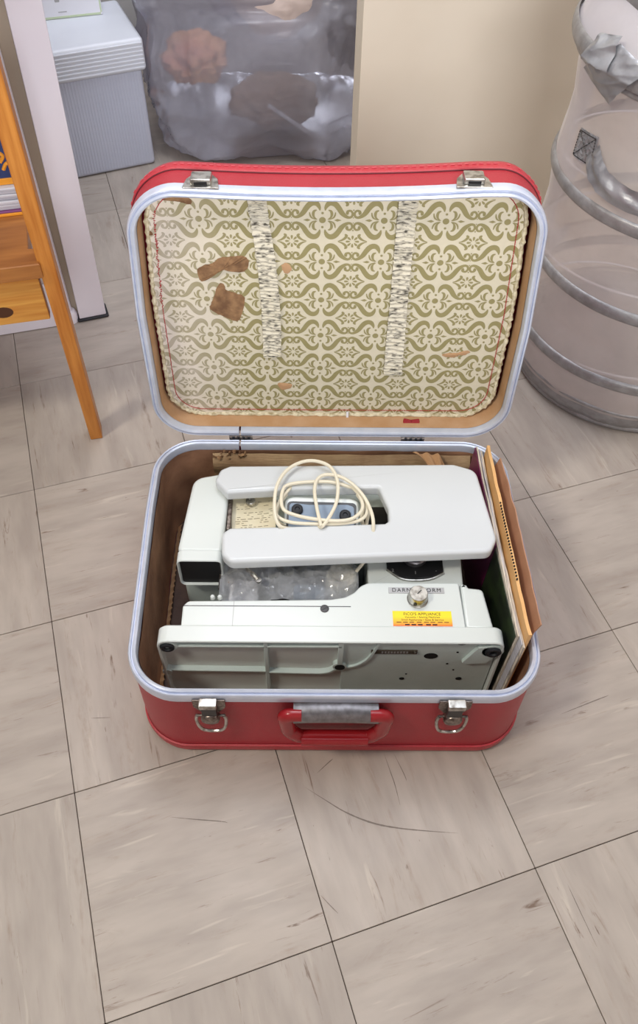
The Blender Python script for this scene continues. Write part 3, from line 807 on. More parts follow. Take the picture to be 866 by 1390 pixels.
def hole(x, z, r, y=.0643, sx=1):
    bm = B(); ycyl(bm, x, z, y - .0004, y, r, 20)
    if sx != 1: bm.transform(Matrix.Translation((x, 0, z)) @ Matrix.Scale(sx, 4, (1, 0, 0)) @ Matrix.Translation((-x, 0, -z)))
    obj('hole', bm, 'hole', bed, label='black hole')
hole(.0995, .1110, .0062, sx=1.25); hole(.1380, .0560, .0036); hole(.0720, .0550, .0030); hole(.1300, .1420, .0050, sx=1.2); hole(.0930, .1410, .0024)
hole(.1280, .1200, .0014); hole(.1200, .0930, .0014); hole(.1290, .0780, .0012); hole(.0760, .0670, .0012)
# gusset beside the right foot
bm = B(); P = [(.1480, .1360), (.1350, .1020), (.1400, .0980), (.1620, .1000), (.1700, .1180), (.1680, .1400)]
prism(bm, P, -.0660, -.0605, .0012, 2, xf=Matrix(((1, 0, 0, 0), (0, 0, -1, 0), (0, 1, 0, 0), (0, 0, 0, 1))) @ Matrix.Scale(1, 4))
bm.verts.ensure_lookup_table()
for v in bm.verts: v.co.y = abs(v.co.y)
obj('gusset', bm, 'cast', bed)
bm = B(); rbox(bm, .0325, .0835, .0632, .0646, .1165, .1250, .0004, 1)
sp = obj('serial_plate', bm, 'serial', sm, label='small dark brass plate stamped with a number')
for sx_ in (.0350, .0810):
    bm = B(); ycyl(bm, sx_, .1208, .0622, .0633, .0014, 12); obj('rivet', bm, 'chrome', sp)
bm = B()
for k in range(9): rbox(bm, .0440 + k * .0034, .0460 + k * .0034, .0630, .0633, .1190, .1226, 0)
obj('stamped_number', bm, 'gray_plate', sp, kind='stuff')
# free arm and pillar
bm = B()
body = [(-.1750, .0785), (-.1755, .1040), (-.1700, .1105), (-.0600, .1125), (-.0120, .1135), (.0040, .1165), (.0140, .1225), (.0215, .1310), (.0300, .1355), (.0420, .1360), (.1330, .1360), (.1345, .0785)]
prism(bm, roundpoly(body, [.0, .006, .006, .02, .02, .01, .01, .01, .01, .01, .003, 0], 4), .0300, .1490, .0022, 3)
fa = obj('free_arm', bm, 'white', sm, label='white free arm running into the pillar')
bm = B()
prism(bm, roundpoly([(.1346, .0787), (.1346, .1362), (.1420, .1362), (.1440, .1320), (.1600, .1300), (.1660, .0787)], [0, .001, .002, .001, .006, 0], 3), .0300, .1462, .0040, 3)
obj('side_cover', bm, 'white', sm, label='white sloping end cover of the pillar')
bm = B(); rbox(bm, -.1745, .0100, .1035, .1043, .1486, .1494, .0001, 1)
obj('seam', bm, 'dark_metal', fa)
bm = B(); rbox(bm, -.1195, -.1189, .0790, .1100, .1486, .1493, .0001, 1)
obj('seam', bm, 'gray_plate', fa)
for kx in (-.1435, -.1355):
    bm = B(); lathe(bm, [(.0028, 0), (.0022, .004), (.0008, .0052)], 14, xf=T(kx, .1150, .1470)); obj('peg', bm, 'white', sm)
bm = B(); lathe(bm, [(.0048, 0), (.0048, .0009), (.0040, .0013)], 20, xf=T(-.0190, .1010, .1488)); s = obj('screw', bm, 'dark_metal', sm)
bm = B(); rbox(bm, -.0035, .0035, -.0004, .0004, 0, .0004, 0, xf=T(-.0190, .1010, .15005, .6)); obj('screw_slot', bm, 'black', s)
# dial block under the extension table
bm = B(); prism(bm, roundpoly([(.0310, .1365), (.1400, .1365), (.1420, .2050), (.0310, .2050)], .003, 3), .0300, .1385, .0025, 3)
db = obj('dial_block', bm, 'white', sm)
bm = B(); prism(bm, roundpoly([(.0533, .1900), (.1190, .1900), (.1185, .1560), (.1040, .1485), (.0860, .1462), (.0690, .1485), (.0535, .1600)], [.0, .0, .003, .01, .01, .01, .003], 4), .1380, .1412, .0004, 1)
dp = obj('dial_panel', bm, 'black', sm, label='black stitch panel half hidden under the table')
bm = B(); P = crom([(.0533, .1585, .1400), (.0690, .1468, .1400), (.0860, .1445, .1400), (.1040, .1468, .1400), (.1188, .1545, .1400)], 8)
tube(bm, P, .0014, 8); obj('panel_trim', bm, 'chrome', dp)
bm = B(); lathe(bm, [(.0145, 0), (.0145, .006), (.013, .0075), (.0005, .0075)], 32, xf=T(.0865, .1760, .1410)); obj('dial', bm, 'steel', dp, label='silver dial')
text('panel_mark', '2', .0055, T(.0600, .1570, .1413), M['gray_plate'], dp); text('panel_mark', 'I', .0060, T(.0860, .1540, .1413), M['gray_plate'], dp)
text('panel_mark', '-', .0050, T(.1100, .1570, .1413), M['gray_plate'], dp)
# label plate, knob, sticker
bm = B(); rbox(bm, .0527, .1153, .1213, .1290, .1488, .1497, .0002, 1); lp = obj('label_plate', bm, 'gray_plate', sm, label='grey plate lettered DARN and NORM')
text('lettering', 'DARN', .0068, T(.0672, .1251, .1498), M['black_ink'], lp, spacing=1.25)
text('lettering', 'NORM', .0068, T(.1003, .1251, .1498), M['black_ink'], lp, spacing=1.25)
bm = B(); lathe(bm, [(.0118, 0), (.0118, .0012), (.0108, .0022), (.0104, .0118), (.0096, .0128), (.0005, .0128)], 40, xf=T(.0845, .1140, .1490)); kb = obj('stitch_knob', bm, 'chrome', sm, label='round silver knob between DARN and NORM')
bm = B(); rbox(bm, -.0005, .0005, -.0035, .0035, 0, .0003, 0, xf=T(.0855, .1155, .16185, -.75)); obj('pointer_line', bm, 'black', kb)
bm = B(); lathe(bm, [(.0020, 0), (.0020, .0012)], 14, xf=T(.0805, .1040, .1550) @ Matrix.Rotation(PI / 2, 4, 'X')); obj('set_screw', bm, 'black', kb)
bm = B(); rbox(bm, .0556, .1203, .0800, .0988, .1489, .1493, .0001, 1); stk = obj('sticker', bm, M['sticker'], sm, label='yellow to orange shop sticker')
for s_, sz, yy in (("FICO'S APPLIANCE", .0050, .0948), ('Vacuums \u2022 Sewing Machines', .0034, .0910), ('Small Appliances \u2022 Sales & Service', .0034, .0877)):
    text('print', s_, sz, T(.0880, yy, .14935), M['black_ink'], stk, depth=.00004)
bm = B()
for yy, hh, xs in ((.0847, .00040, (-.026, -.019, -.012, -.004, .004, .011, .019, .026)), (.0817, .00080, (-.017, -.010, -.003, .006, .013))):
    for x in xs: rbox(bm, .0880 + x - .0026, .0880 + x + .0026, yy - hh, yy + hh, .14925, .14945, 0)
obj('small_print', bm, 'black_ink', stk, kind='stuff')
# machine arm and head
bm = B(); prism(bm, roundpoly([(-.1330, .1960), (.1400, .1960), (.1500, .2100), (.1500, .2900), (-.1330, .2900)], .006, 3), .0250, .1260, .006, 3)
obj('machine_arm', bm, M['cast'], sm, label='main arm lying under the extension table')
bm = B()
prism(bm, roundpoly([(-.1868, .1650), (-.1350, .1640), (-.1335, .2790), (-.1480, .2810), (-.1780, .2740)], [.008, .007, .007, .014, .018], 5), .1180, .1650, .0050, 4)
hd = obj('head_cover', bm, 'white', sm, label='rounded white head cover')
bm = B()
# hollow mouth of the cover
mo = lambda i, y: [Vector((x, y, z)) for x, z in rrect(-.1866, -.1350, .1130, .1648, .007, i, 5, 3)]
loft(bm, [mo(.0060, .1660), mo(.0022, .1540), mo(.0012, .1525), mo(0, .1535), mo(0, .1665)])
obj('cover_mouth', bm, 'white', sm, label='hollow end of the head cover')
bm = B(); loft(bm, [mo(.0030, .1552), mo(.0030, .1570)], cap0=True, cap1=True)  # black slab paints the shade inside the mouth opening
obj('mouth_dark_slab', bm, 'black', sm)
bm = B(); rbox(bm, -.1860, -.1350, .1650, .2700, .0300, .1190, .006, 3)
obj('head_body', bm, M['cast'], sm)
bm = B()
rbox(bm, -.1340, -.1290, .2000, .2480, .1500, .1600, .0010, 1); rbox(bm, -.1330, -.1300, .1700, .2100, .1440, .1560, .0008, 1)
tube(bm, [(-.1300, .1560, .1300), (-.1300, .1960, .1300)], .0024, 10); tube(bm, [(-.1390, .1350, .1330), (-.1390, .1550, .1330)], .0012, 8)
tube(bm, [(-.1300, .1420, .1370), (-.1220, .1420, .1370)], .0022, 8); tube(bm, [(-.1330, .1500, .1320), (-.1240, .1480, .1320)], .0030, 8)
obj('needle_bar', bm, 'chrome_dark', sm, label='needle bar and clamp screws')
bm = B(); tube(bm, [(-.1370, .1200, .1250), (-.1370, .1520, .1290)], .0012, 8)
obj('needle', bm, 'dark_metal', sm)
bm = B(); tube(bm, crom([(-.1090, .1560, .1520), (-.1065, .1470, .1560), (-.1000, .1410, .1560), (-.0935, .1330, .1560)], 5), [.0024] * 10 + [.0030] * 6, 8)
lathe(bm, [(.0034, 0), (.0034, .003)], 16, xf=T(-.0930, .1330, .1545))
obj('presser_lever', bm, 'chrome', sm, label='small curved chrome lever')
bm = B(); rbox(bm, .0300, .0800, .1970, .2600, .1255, .1275, .0005, 1); obj('slot_dark_patch', bm, 'black', sm)  # thin black patch, paints the dark void in the table slot
# ================================================================== EXTENSION TABLE
et = thing('extension_table', 'white U-shaped sewing machine extension table laid over the machine', 'extension table', (.02, .22, .16))
U_ = [(-.1495, .2560), (-.1440, .2730), (-.1330, .2790), (.1380, .2845), (.1640, .2750), (.1755, .1740), (.1660, .1555), (-.1235, .1395), (-.1335, .1500), (-.1355, .1790), (-.1270, .1865),
      (.0500, .1945), (.0545, .1985), (.0545, .2160), (.0450, .2465), (-.0500, .2440), (-.1340, .2370)]
rad = [.006, .008, .008, .016, .016, .016, .012, .012, .012, .010, .006, .002, .003, .010, .003, .01, .004]
bm = B(); prism(bm, roundpoly(U_, rad, 5), .1660, .1830, .0045, 4)
tt = obj('table_top', bm, 'table_white', et)
for q_ in ((.1200, .1300, .2000, .2600, .1265, .1665), (-.1200, -.1000, .2600, .2700, .1265, .1665)):
    bm = B(); rbox(bm, *q_, .002, 2); obj('table_support', bm, M['cast'], et)
# ================================================================== FOOT PEDAL
fp = thing('foot_pedal', 'grey sewing machine foot pedal turned upside down in the table slot', 'foot pedal', (-.02, .22, .1262))
TP = Matrix.Translation((-.0225, .2150, .1500)) @ Matrix.Rotation(-.03, 4, 'Z') @ Matrix.Rotation(.22, 4, 'X')
bm = B(); prism(bm, roundpoly([(-.0440, -.0245), (.0440, -.0245), (.0440, .0235), (.0330, .0265), (-.0330, .0265), (-.0440, .0235)], .007, 5), -.0150, .0215, .004, 3, xf=TP)
pb = obj('pedal_body', bm, 'white', fp)
bm = B(); prism(bm, roundpoly([(-.0405, -.0225), (.0405, -.0225), (.0405, .0195), (-.0405, .0195)], .006, 5), .0205, .0222, .0003, 1, xf=TP)
obj('plate_gasket', bm, 'black', fp)
bm = B(); prism(bm, roundpoly([(-.0380, -.0200), (.0380, -.0200), (.0380, .0140), (.0300, .0165), (-.0150, .0150), (-.0380, .0170)], .005, 5), .0222, .0232, .0003, 1, xf=TP)
obj('base_plate', bm, 'bluegray', fp, label='blue grey metal base plate')
for fx_, fy_ in ((-.0285, .0075), (.0275, .0020)):
    bm = B(); lathe(bm, [(.0068, 0), (.0066, .0035), (.0052, .0045), (.0030, .0045), (.0022, .0030), (.0004, .0030)], 24, xf=TP @ T(fx_, fy_, .0230)); obj('rubber_foot', bm, 'rubber', fp)
for fx_, fy_ in ((-.0245, -.0095), (.0215, -.0140)):
    bm = B(); rbox(bm, fx_ - .0022, fx_ + .0022, fy_ - .002, fy_ + .002, .0230, .0236, .0004, 1, xf=TP); obj('slot_hole', bm, 'hole', fp)
bm = B()
cords = [
 [(-.0560, .1900, .176), (-.0700, .1870, .1850), (-.0762, .2032, .1900), (-.0755, .2356, .1930), (-.0650, .2615, .1930), (-.0477, .2755, .1930), (-.0301, .2780, .1930), (-.0125, .2689, .1930), (-.0040, .2474, .1920), (-.0052, .2199, .1900), (-.0131, .1985, .1895), (-.0215, .1860, .1870), (-.0270, .1900, .1790)],
 [(-.0232, .1850, .1880), (-.0282, .2090, .1910), (-.0308, .2360, .1910), (-.0265, .2528, .1910), (-.0152, .2586, .1910), (.0022, .2531, .1920), (.0191, .2365, .1920), (.0312, .2149, .1900), (.0360, .1886, .1880), (.0330, .1700, .1600), (.0180, .1560, .1400)],
 [(.0133, .2436, .1850), (-.0150, .2500, .1880), (-.0587, .2470, .1870), (-.0687, .2339, .1870), (-.0671, .2101, .1880), (-.0534, .2007, .1880), (-.0282, .1946, .1880), (-.0031, .1927, .1880), (.0138, .1971, .1880), (.0244, .2110, .1880), (.0216, .2304, .1870), (.0133, .2436, .1860)],
 [(-.0587, .2470, .1810), (-.0711, .2247, .1830), (-.0747, .2050, .1830), (-.0575, .1938, .1830), (-.0197, .1915, .1835), (.0055, .1930, .1835), (.0225, .1985, .1830), (.0297, .2095, .1830), (.0271, .2312, .1830), (.0172, .2477, .1810)],
 [(-.0640, .2400, .1760), (-.0735, .2200, .1770), (-.0740, .2020, .1750), (-.0640, .1960, .1730)],
 [(.0200, .2420, .1740), (.0262, .2250, .1760), (.0240, .2060, .1760), (.0260, .1980, .1700)],
 [(.0250, .2400, .1700), (.0320, .2200, .1720), (.0300, .2030, .1720), (.0280, .1960, .1640)],
]
for c in cords: tube(bm, crom(c, 8), .0021, 8)
obj('cord', bm, 'cord', fp, label='cream power cord coiled over the pedal')
# ================================================================== NOTE
nt_ = thing('paper_note', 'cream paper note with faint writing at the left end of the table slot', 'paper', (-.105, .22, .127))
NM = T(0, 0, 0)
bm = B()
def note(u, v):
    a = Vector((-.1275, .2000)).lerp(Vector((-.0765, .2000)), u); b = Vector((-.1320, .2550)).lerp(Vector((-.0770, .2550)), u); p = a.lerp(b, v)
    return Vector((p.x, p.y, .1500 + .0030 * v - .0012 * math.sin(u * 3)))
sheet(bm, 8, 8, note, .0004)
ns = obj('sheet', bm, 'note', nt_)
bm = B()
for k in range(15):
    v = .10 + .80 * (k / 15) ; u0 = .05 + .08 * random.random(); 
    while u0 < .9:
        u1 = min(.95, u0 + random.uniform(.03, .13))
        if random.random() < .40:
            p, q = note(u0, v + .10 * u0) + Vector((0, 0, .0005)), note(u1, min(.98, v + .10 * u1)) + Vector((0, 0, .0005))
            tube(bm, [p, q], .00022, 4)
        u0 = u1 + .04
obj('handwriting', bm, 'ink', ns, kind='stuff')
bm = B(); rbox(bm, -.128, -.079, .202, .253, .1268, .1485, .003, 2); obj('paper_fold', bm, 'note', nt_)
bm = B(); lathe(bm, [(.0058, 0), (.0058, .004), (.005, .005), (.0025, .005), (.002, .0035), (.0003, .0035)], 24, xf=T(-.1075, .2440, .1545)); obj('thumb_screw', bm, 'chrome', sm, label='small silver thread guide nut')
# ================================================================== ACCESSORY BAG
ab = thing('accessory_bag', 'crumpled clear plastic bag of accessories between the machine arm and free arm', 'plastic bag', (-.06, .14, .1))
bm = B()
def film_f(u, v):
    x = -.138 + .158 * u; y = .1175 + .0560 * v
    p = Vector((x * 24, y * 24, 0)); n1 = noise.noise(p); n2 = 1 - abs(noise.noise(p * 2.1 + Vector((3, 1, 1)))) * 2; n3 = 1 - abs(noise.noise(p * 4.7)) * 2
    z = .1300 + .010 * math.sin(PI * v) + .008 * n1 + .006 * n2 + .0022 * n3 - .006 * (1 - math.sin(PI * u))
    return Vector((x, y + .002 * n2, z))
sheet(bm, 64, 26, film_f)
obj('bag_film', bm, 'clearfilm', ab, angle=12)
bm = B(); lathe(bm, [(.0175, 0), (.0185, .002), (.0185, .020), (.0165, .024), (.0165, .0255), (.0005, .0255)], 30, xf=T(.0010, .1560, .1060)); obj('jar', bm, 'cord', ab, label='round cream cap')
bm = B()
for k in range(3): lathe(bm, [(.009, 0), (.009, .002), (.004, .0025), (.004, .010), (.009, .0105), (.009, .0125)], 20, xf=T(-.085 + k * .022, .150, .113, 0, .5 + k * .4)); 
obj('bobbin', bm, 'dark_metal', ab)
bm = B(); rbox(bm, -.055, -.018, .130, .150, .108, .122, .003, 2, xf=None); obj('attachment', bm, 'bluegray', ab)
bm = B(); rbox(bm, -.13, -.095, .128, .16, .1, .116, .004, 2); obj('white_case', bm, 'carton', ab)
bm = B(); rbox(bm, -.1300, .0200, .1145, .1930, .0300, .0980, .006, 2); obj('gap_filler', bm, M['black'], sm)  # black filler block in the gap under the bag
# ================================================================== PAPERS ON THE RIGHT
def slab(bm, path, t, z0, z1, lean, n=6, wob=0, pw=1):
    """upright sheet(s) following an x,y path at the top; foot shifted by lean"""
    P = crom([(x, y, 0) for x, y in path], n)
    nz = 10; t2 = bmesh.new(); G = []
    for i, p in enumerate(P):
        d = P[min(i + 1, len(P) - 1)] - P[max(i - 1, 0)]; nrm = Vector((-d.y, d.x, 0)).normalized()
        if nrm.x < 0: nrm = -nrm
        row = []
        zz1 = z1 + wob * noise.noise(Vector((p.y * 40, z1 * 100, t * 900)))
        for side in (0, 1):
            for k in range(nz + 1):
                f = k / nz; z = z0 + (zz1 - z0) * f
                q = p + nrm * (t * side)
                row.append(t2.verts.new((q.x + lean * (1 - f) ** pw, q.y, z)))
        G.append(row)
    m = nz + 1
    for i in range(len(G) - 1):
        a, b = G[i], G[i + 1]
        for k in range(nz):
            t2.faces.new((a[k], b[k], b[k + 1], a[k + 1])); t2.faces.new((a[m + k], a[m + k + 1], b[m + k + 1], b[m + k]))
        t2.faces.new((a[nz], b[nz], b[m + nz], a[m + nz])); t2.faces.new((a[0], a[m], b[m], b[0]))
    for row in (G[0], G[-1]):
        for k in range(nz): t2.faces.new((row[k], row[k + 1], row[m + k + 1], row[m + k]))
    merge(bm, t2)
ZT = .1650
bk = thing('booklet', 'booklet with magenta and green cover, nearest to the machine', 'booklet', (.18, .2, .0115))
bm = B(); slab(bm, [(.1722, .3290), (.1732, .2872), (.1752, .2301), (.1778, .1768)], .0009, .013, ZT - .002, -.004); obj('cover', bm, 'magenta', bk, label='magenta cover')
bm = B(); slab(bm, [(.1778, .1760), (.1806, .1176), (.1838, .0629)], .0009, .013, ZT - .006, -.004); obj('back_cover', bm, 'green_cover', bk, label='dark green cover')
bm = B(); slab(bm, [(.1735, .3285), (.1745, .2872), (.1765, .2301), (.1790, .1768), (.1818, .1176), (.1850, .0600)], .0020, .013, ZT, -.004, wob=.004); obj('pages', bm, 'pages', bk)
bk = thing('manual', 'stapled grey page manual behind the magenta booklet', 'booklet', (.185, .2, .0115))
bm = B(); slab(bm, [(.1766, .3240), (.1784, .2755), (.1798, .2084), (.1824, .1467), (.1852, .0898), (.1881, .0510)], .0011, .013, ZT - .001, -.004, wob=.003); obj('cover', bm, 'mag_paper', bk)
bm = B(); slab(bm, [(.1780, .3240), (.1798, .2755), (.1812, .2084), (.1838, .1467), (.1866, .0898), (.1895, .0480)], .0022, .013, ZT - .003, -.004, wob=.003); obj('pages', bm, 'pages', bk)
ZE = .1800
bm = B(); slab(bm, [(.1835, .3180), (.1835, .2900), (.1850, .2450), (.1868, .1965), (.1888, .1357), (.1905, .0828), (.1925, .0530)], .0036, .014, ZE, -.004, wob=.003)
ev = obj('envelope', bm, 'envelope', None, label='tan manila envelope standing between the manual and the brown folder', cat='envelope')
bm = B()
for k in range(26):
    y = .12 + .0042 * k; t_ = (y - .0828) / (.2450 - .0828); x = .1905 + (.1850 - .1905) * t_ + .0002
    rbox(bm, x, x + .0016, y, y + .0013, ZE - .0005, ZE + .0026, 0)
obj('printed_mark', bm, 'black_ink', ev, kind='stuff')
bm = B(); slab(bm, [(.1960, .2950), (.1995, .2600), (.2020, .2150), (.2045, .1500), (.2058, .0950), (.2065, .0640)], .0012, .016, ZE + .001, -.0100, wob=.005, pw=.35)
obj('folder', bm, 'folder', None, label='brown cardboard folder leaning on the right rim, with frayed corner', cat='folder')
bm = B(); slab(bm, [(.1985, .2900), (.2020, .2500), (.2045, .2000), (.2062, .1600), (.2078, .1084), (.2082, .0800)], .0006, .016, ZE - .002, -.0115, pw=.35)
obj('paper_sheet', bm, 'lilac', None, label='thin lilac grey sheet outermost against the right rim', cat='paper')

# ================================================================== WALLS, TRIM, CLOSET
WA = math.radians(15.5)
def wxf(x, y, z=0, a=WA): return Matrix.Translation((x, y, z)) @ Matrix.Rotation(a, 4, 'Z')
bm = B(); rbox(bm, -.90, -.004, .004, .10, 0, 2.4, .001, 1, xf=wxf(-.4560, .7600)); obj('wall_left', bm, 'wall', kind='structure')
bm = B(); rbox(bm, -.90, -.012, -.008, .004, .0008, .085, .003, 2, xf=wxf(-.4560, .7600))
lathe(bm, [(.0125, .0008), (.0125, .016), (.010, .022), (.002, .023)], 20, xf=T(-.4555, .7640, 0)); obj('baseboard_left', bm, 'paint', kind='structure')
bm = B(); tube(bm, [(-.4590, .7650, .0009), (-.4590, .7650, 2.4)], .0085, 16); obj('trim_1', bm, 'paint', kind='structure')
bm = B(); rbox(bm, -.0460, .0100, .0140, .0800, 0, 2.4, .001, 1, xf=wxf(-.4150, .7690)); obj('trim_2', bm, 'beige_jamb', kind='structure')
bm = B(); rbox(bm, 0, .0460, 0, .0300, .006, 2.4, .0015, 2, xf=wxf(-.4395, .7605, 0, math.radians(20)) @ Matrix.Rotation(math.radians(1.3), 4, 'Y'))
t3 = obj('trim_3', bm, 'paint', kind='structure')
bm = B(); rbox(bm, -.004, .0500, -.0035, .0330, .0006, .0062, .002, 1, xf=wxf(-.4395, .7605, 0, math.radians(20)) @ Matrix.Rotation(math.radians(1.3), 4, 'Y')); obj('dark_pad', bm, 'rubber', t3, label='grimy black foot of the post')
# unseen low block added behind the viewer to shade the case front
bm = B(); rbox(bm, -.50, 2.00, -.92, -.66, 0, .74, .004, 2); obj('front_light_blocker', bm, 'wall', kind='structure')
# closet walls
bm = B(); rbox(bm, -1.3, 1.3, 0, .08, 0, 2.4, 0, xf=wxf(-.1, 1.90, 0, GA)); obj('wall_back', bm, 'closet', kind='structure')
bm = B(); rbox(bm, -.08, 0, 0, 1.2, 0, 2.4, 0, xf=wxf(-.76, .73, 0, GA)); obj('wall_closet', bm, 'closet', kind='structure')
bm = B(); rbox(bm, 1.30, 1.38, -.95, 2.5, 0, 2.4, 0); obj('wall_right', bm, 'wall', kind='structure', smooth=False)
# cream door panel
bm = B(); rbox(bm, 0, .95, 0, .030, .008, 2.0, .0015, 2, xf=wxf(.0362, .925, 0, GA)); obj('door_1', bm, 'door', kind='structure')

# ================================================================== SIDE TABLE WITH MAGAZINES
TA = math.radians(13)
tb = thing('side_table', 'honey-coloured wooden side table with a slim square leg, cut by the left edge', 'table', (-.3640, .4850, 0), TA)
def tx(): return Matrix.Translation((-.3640, .4850, 0)) @ Matrix.Rotation(TA, 4, 'Z')
for (lx, ly) in ((0, 0), (-.42, 0), (0, .26), (-.42, .26)):
    if ly > 0 and lx == 0: continue
    bm = B(); vs = []
    prism(bm, [(-.5, -.5), (.5, -.5), (.5, .5), (-.5, .5)], 0, 1)
    for v in bm.verts:
        wd = .0180 + .004 * min(1, v.co.z * 3) if v.co.z == 0 else .0215
        v.co = Vector((v.co.x * wd, v.co.y * .026 + .013, v.co.z * .66))
    bmesh.ops.bevel(bm, geom=bm.edges[:], offset=.0012, segments=1, affect='EDGES')
    bm.transform(Matrix.Translation((lx, ly, 0)))
    obj('leg', bm, 'wood', tb, xf=tx())
bm = B(); prism(bm, [(-.44, -.0060), (-.0070, -.0060), (-.0070, .0280), (-.0200, .0300), (-.0240, .24), (-.44, .24)], .3045, .3260, .0012, 1, xf=tx()); sh = obj('shelf', bm, 'wood_shelf', tb, label='darker brown lower shelf, scratched edge')
bm = B(); rbox(bm, -.41, -.0150, .0060, .0220, .2320, .3040, .0015, 2, xf=tx()); dr = obj('drawer_front', bm, 'wood_h', tb, label='pale pine drawer front')
bm = B(); lathe(bm, [(.0085, 0), (.006, .0004)], 18, xf=tx() @ T(-.070, .0060, .2520) @ Matrix.Rotation(PI / 2, 4, 'X') @ Matrix.Scale(1.5, 4, (1, 0, 0))); obj('knot', bm, 'wood_knot', dr)
bm = B(); rbox(bm, -.45, .03, -.02, .30, .6605, .680, .003, 2, xf=tx()); obj('table_top', bm, 'wood', tb)
# books on the shelf
MX = Matrix.Translation((-.4100, .5830, 0)) @ Matrix.Rotation(TA, 4, 'Z')
bm = B(); rbox(bm, -.20, .002, 0, .13, .3262, .3300, .0006, 1, xf=MX)
obj('picture_book', bm, 'orange', None, label='thin orange book at the bottom of the magazine stack', cat='book')
bm = B(); rbox(bm, -.20, .001, .001, .13, .3302, .3330, .0006, 1, xf=MX)
obj('magazine', bm, 'purple', None, label='purple magazine directly on the orange book', cat='magazine')
zt = .3332; ths = [.0045, .0040, .0055, .0038, .0050, .0042, .0048]
ml = ['grey magazine directly above the purple one', 'second grey magazine above the purple one', 'third grey magazine above the purple one', 'grey magazine in the middle upper stack, fourth above the purple one', 'fifth grey magazine above the purple one', 'grey magazine second from the top of the stack', 'topmost grey magazine of the stack']
for k, th_ in enumerate(ths):
    dx = random.uniform(-.003, .002); bm = B(); rbox(bm, -.20 + dx, .000 + dx, .001 + random.uniform(0, .003), .13, zt, zt + th_ - .0004, .0008, 1, xf=MX)
    o = obj('magazine', bm, 'mag_paper', None, label=ml[k], cat='magazine', group='magazines on the table shelf'); zt += th_
bb = thing('picture_book', 'navy blue book with orange swirls standing on the magazine stack', 'book', tuple((MX @ Vector((-.10, .02, zt)))), TA)
bm = B(); rbox(bm, -.20, .0040, .0110, .0220, zt + .0002, zt + .165, .001, 1, xf=MX); cv = obj('cover', bm, 'blue', bb)
for pts in ([(-.012, .020), (-.006, .028), (.001, .024)], [(-.024, .036), (-.016, .044), (-.008, .038), (-.013, .030)], [(-.010, .060), (-.002, .066), (.003, .058)], [(-.03, .078), (-.018, .088), (-.006, .080)], [(-.04, .02), (-.03, .014), (-.02, .018)]):
    bm = B(); tube(bm, crom([(a, .0106, zt + b) for a, b in pts], 5), .0024, 6, xf=MX); bm.verts.ensure_lookup_table()
    obj('swirl', bm, 'orange', cv)
bm = B(); rbox(bm, -.20, .0045, .0090, .0240, zt + .0001, zt + .0085, .0006, 1, xf=MX); obj('orange_border', bm, 'orange', bb)

# ================================================================== STORAGE BIN
SA = math.radians(23)
SX = Matrix.Translation((-.3732, 1.2846, 0)) @ Matrix.Rotation(SA, 4, 'Z')
sb = thing('storage_bin', 'grey translucent plastic storage box with ribbed lid in the closet corner', 'box', (-.3732, 1.2846, 0), SA)
bm = B(); rbox(bm, -.285, 0, 0, .175, .0005, .204, .008, 3, xf=SX); bbn = obj('bin_body', bm, 'bin', sb)
for k in range(46):
    x = -.278 + k * .0059
    bm = B(); rbox(bm, x, x + .0026, -.0012, .0005, .008, .198, .0004, 1, xf=SX)
    if k == 0: rb0 = obj('body_rib', bm, 'bin', bbn)
    else: bm.free(); o = rb0.copy(); COL.objects.link(o); o.location.x = k * .0059
bm = B(); rbox(bm, -.292, .008, -.012, .185, .2000, .2620, .008, 3, xf=SX); ld = obj('bin_lid', bm, 'bin_lid', sb, label='lighter ribbed lid')
for k in range(7):
    z = .2065 + k * .0075
    bm = B(); rbox(bm, -.286, .0045, -.0138, -.011, z, z + .0038, .0012, 2, xf=SX); obj('lid_rib', bm, 'bin_lid', ld)
# carton on the bin
KX = Matrix.Translation((-.4531, 1.3787, .2624)) @ Matrix.Rotation(math.radians(17), 4, 'Z')
ct = thing('carton', 'white carton with pale green edges on top of the storage bin', 'box', (-.4531, 1.3787, .2624), math.radians(17))
bm = B(); rbox(bm, -.17, 0, 0, .10, 0, .10, .001, 1, xf=KX); cb = obj('carton_body', bm, 'carton', ct)
bm = B(); rbox(bm, -.17, -.004, -.0004, .0006, .0008, .0045, 0, xf=KX); obj('green_stripe', bm, 'carton_green', cb)
bm = B(); rbox(bm, -.0042, -.0014, -.0004, .0006, .0045, .10, 0, xf=KX); obj('green_stripe', bm, 'carton_green', cb)
bm = B(); rbox(bm, -.084, -.068, -.0005, .0005, .0110, .0128, 0, xf=KX)
for k in range(2): rbox(bm, -.087, -.078, -.0005, .0005, .030 + k * .013, .039 + k * .013, .001, 1, xf=KX)
obj('printed_mark', bm, 'gray_plate', cb)

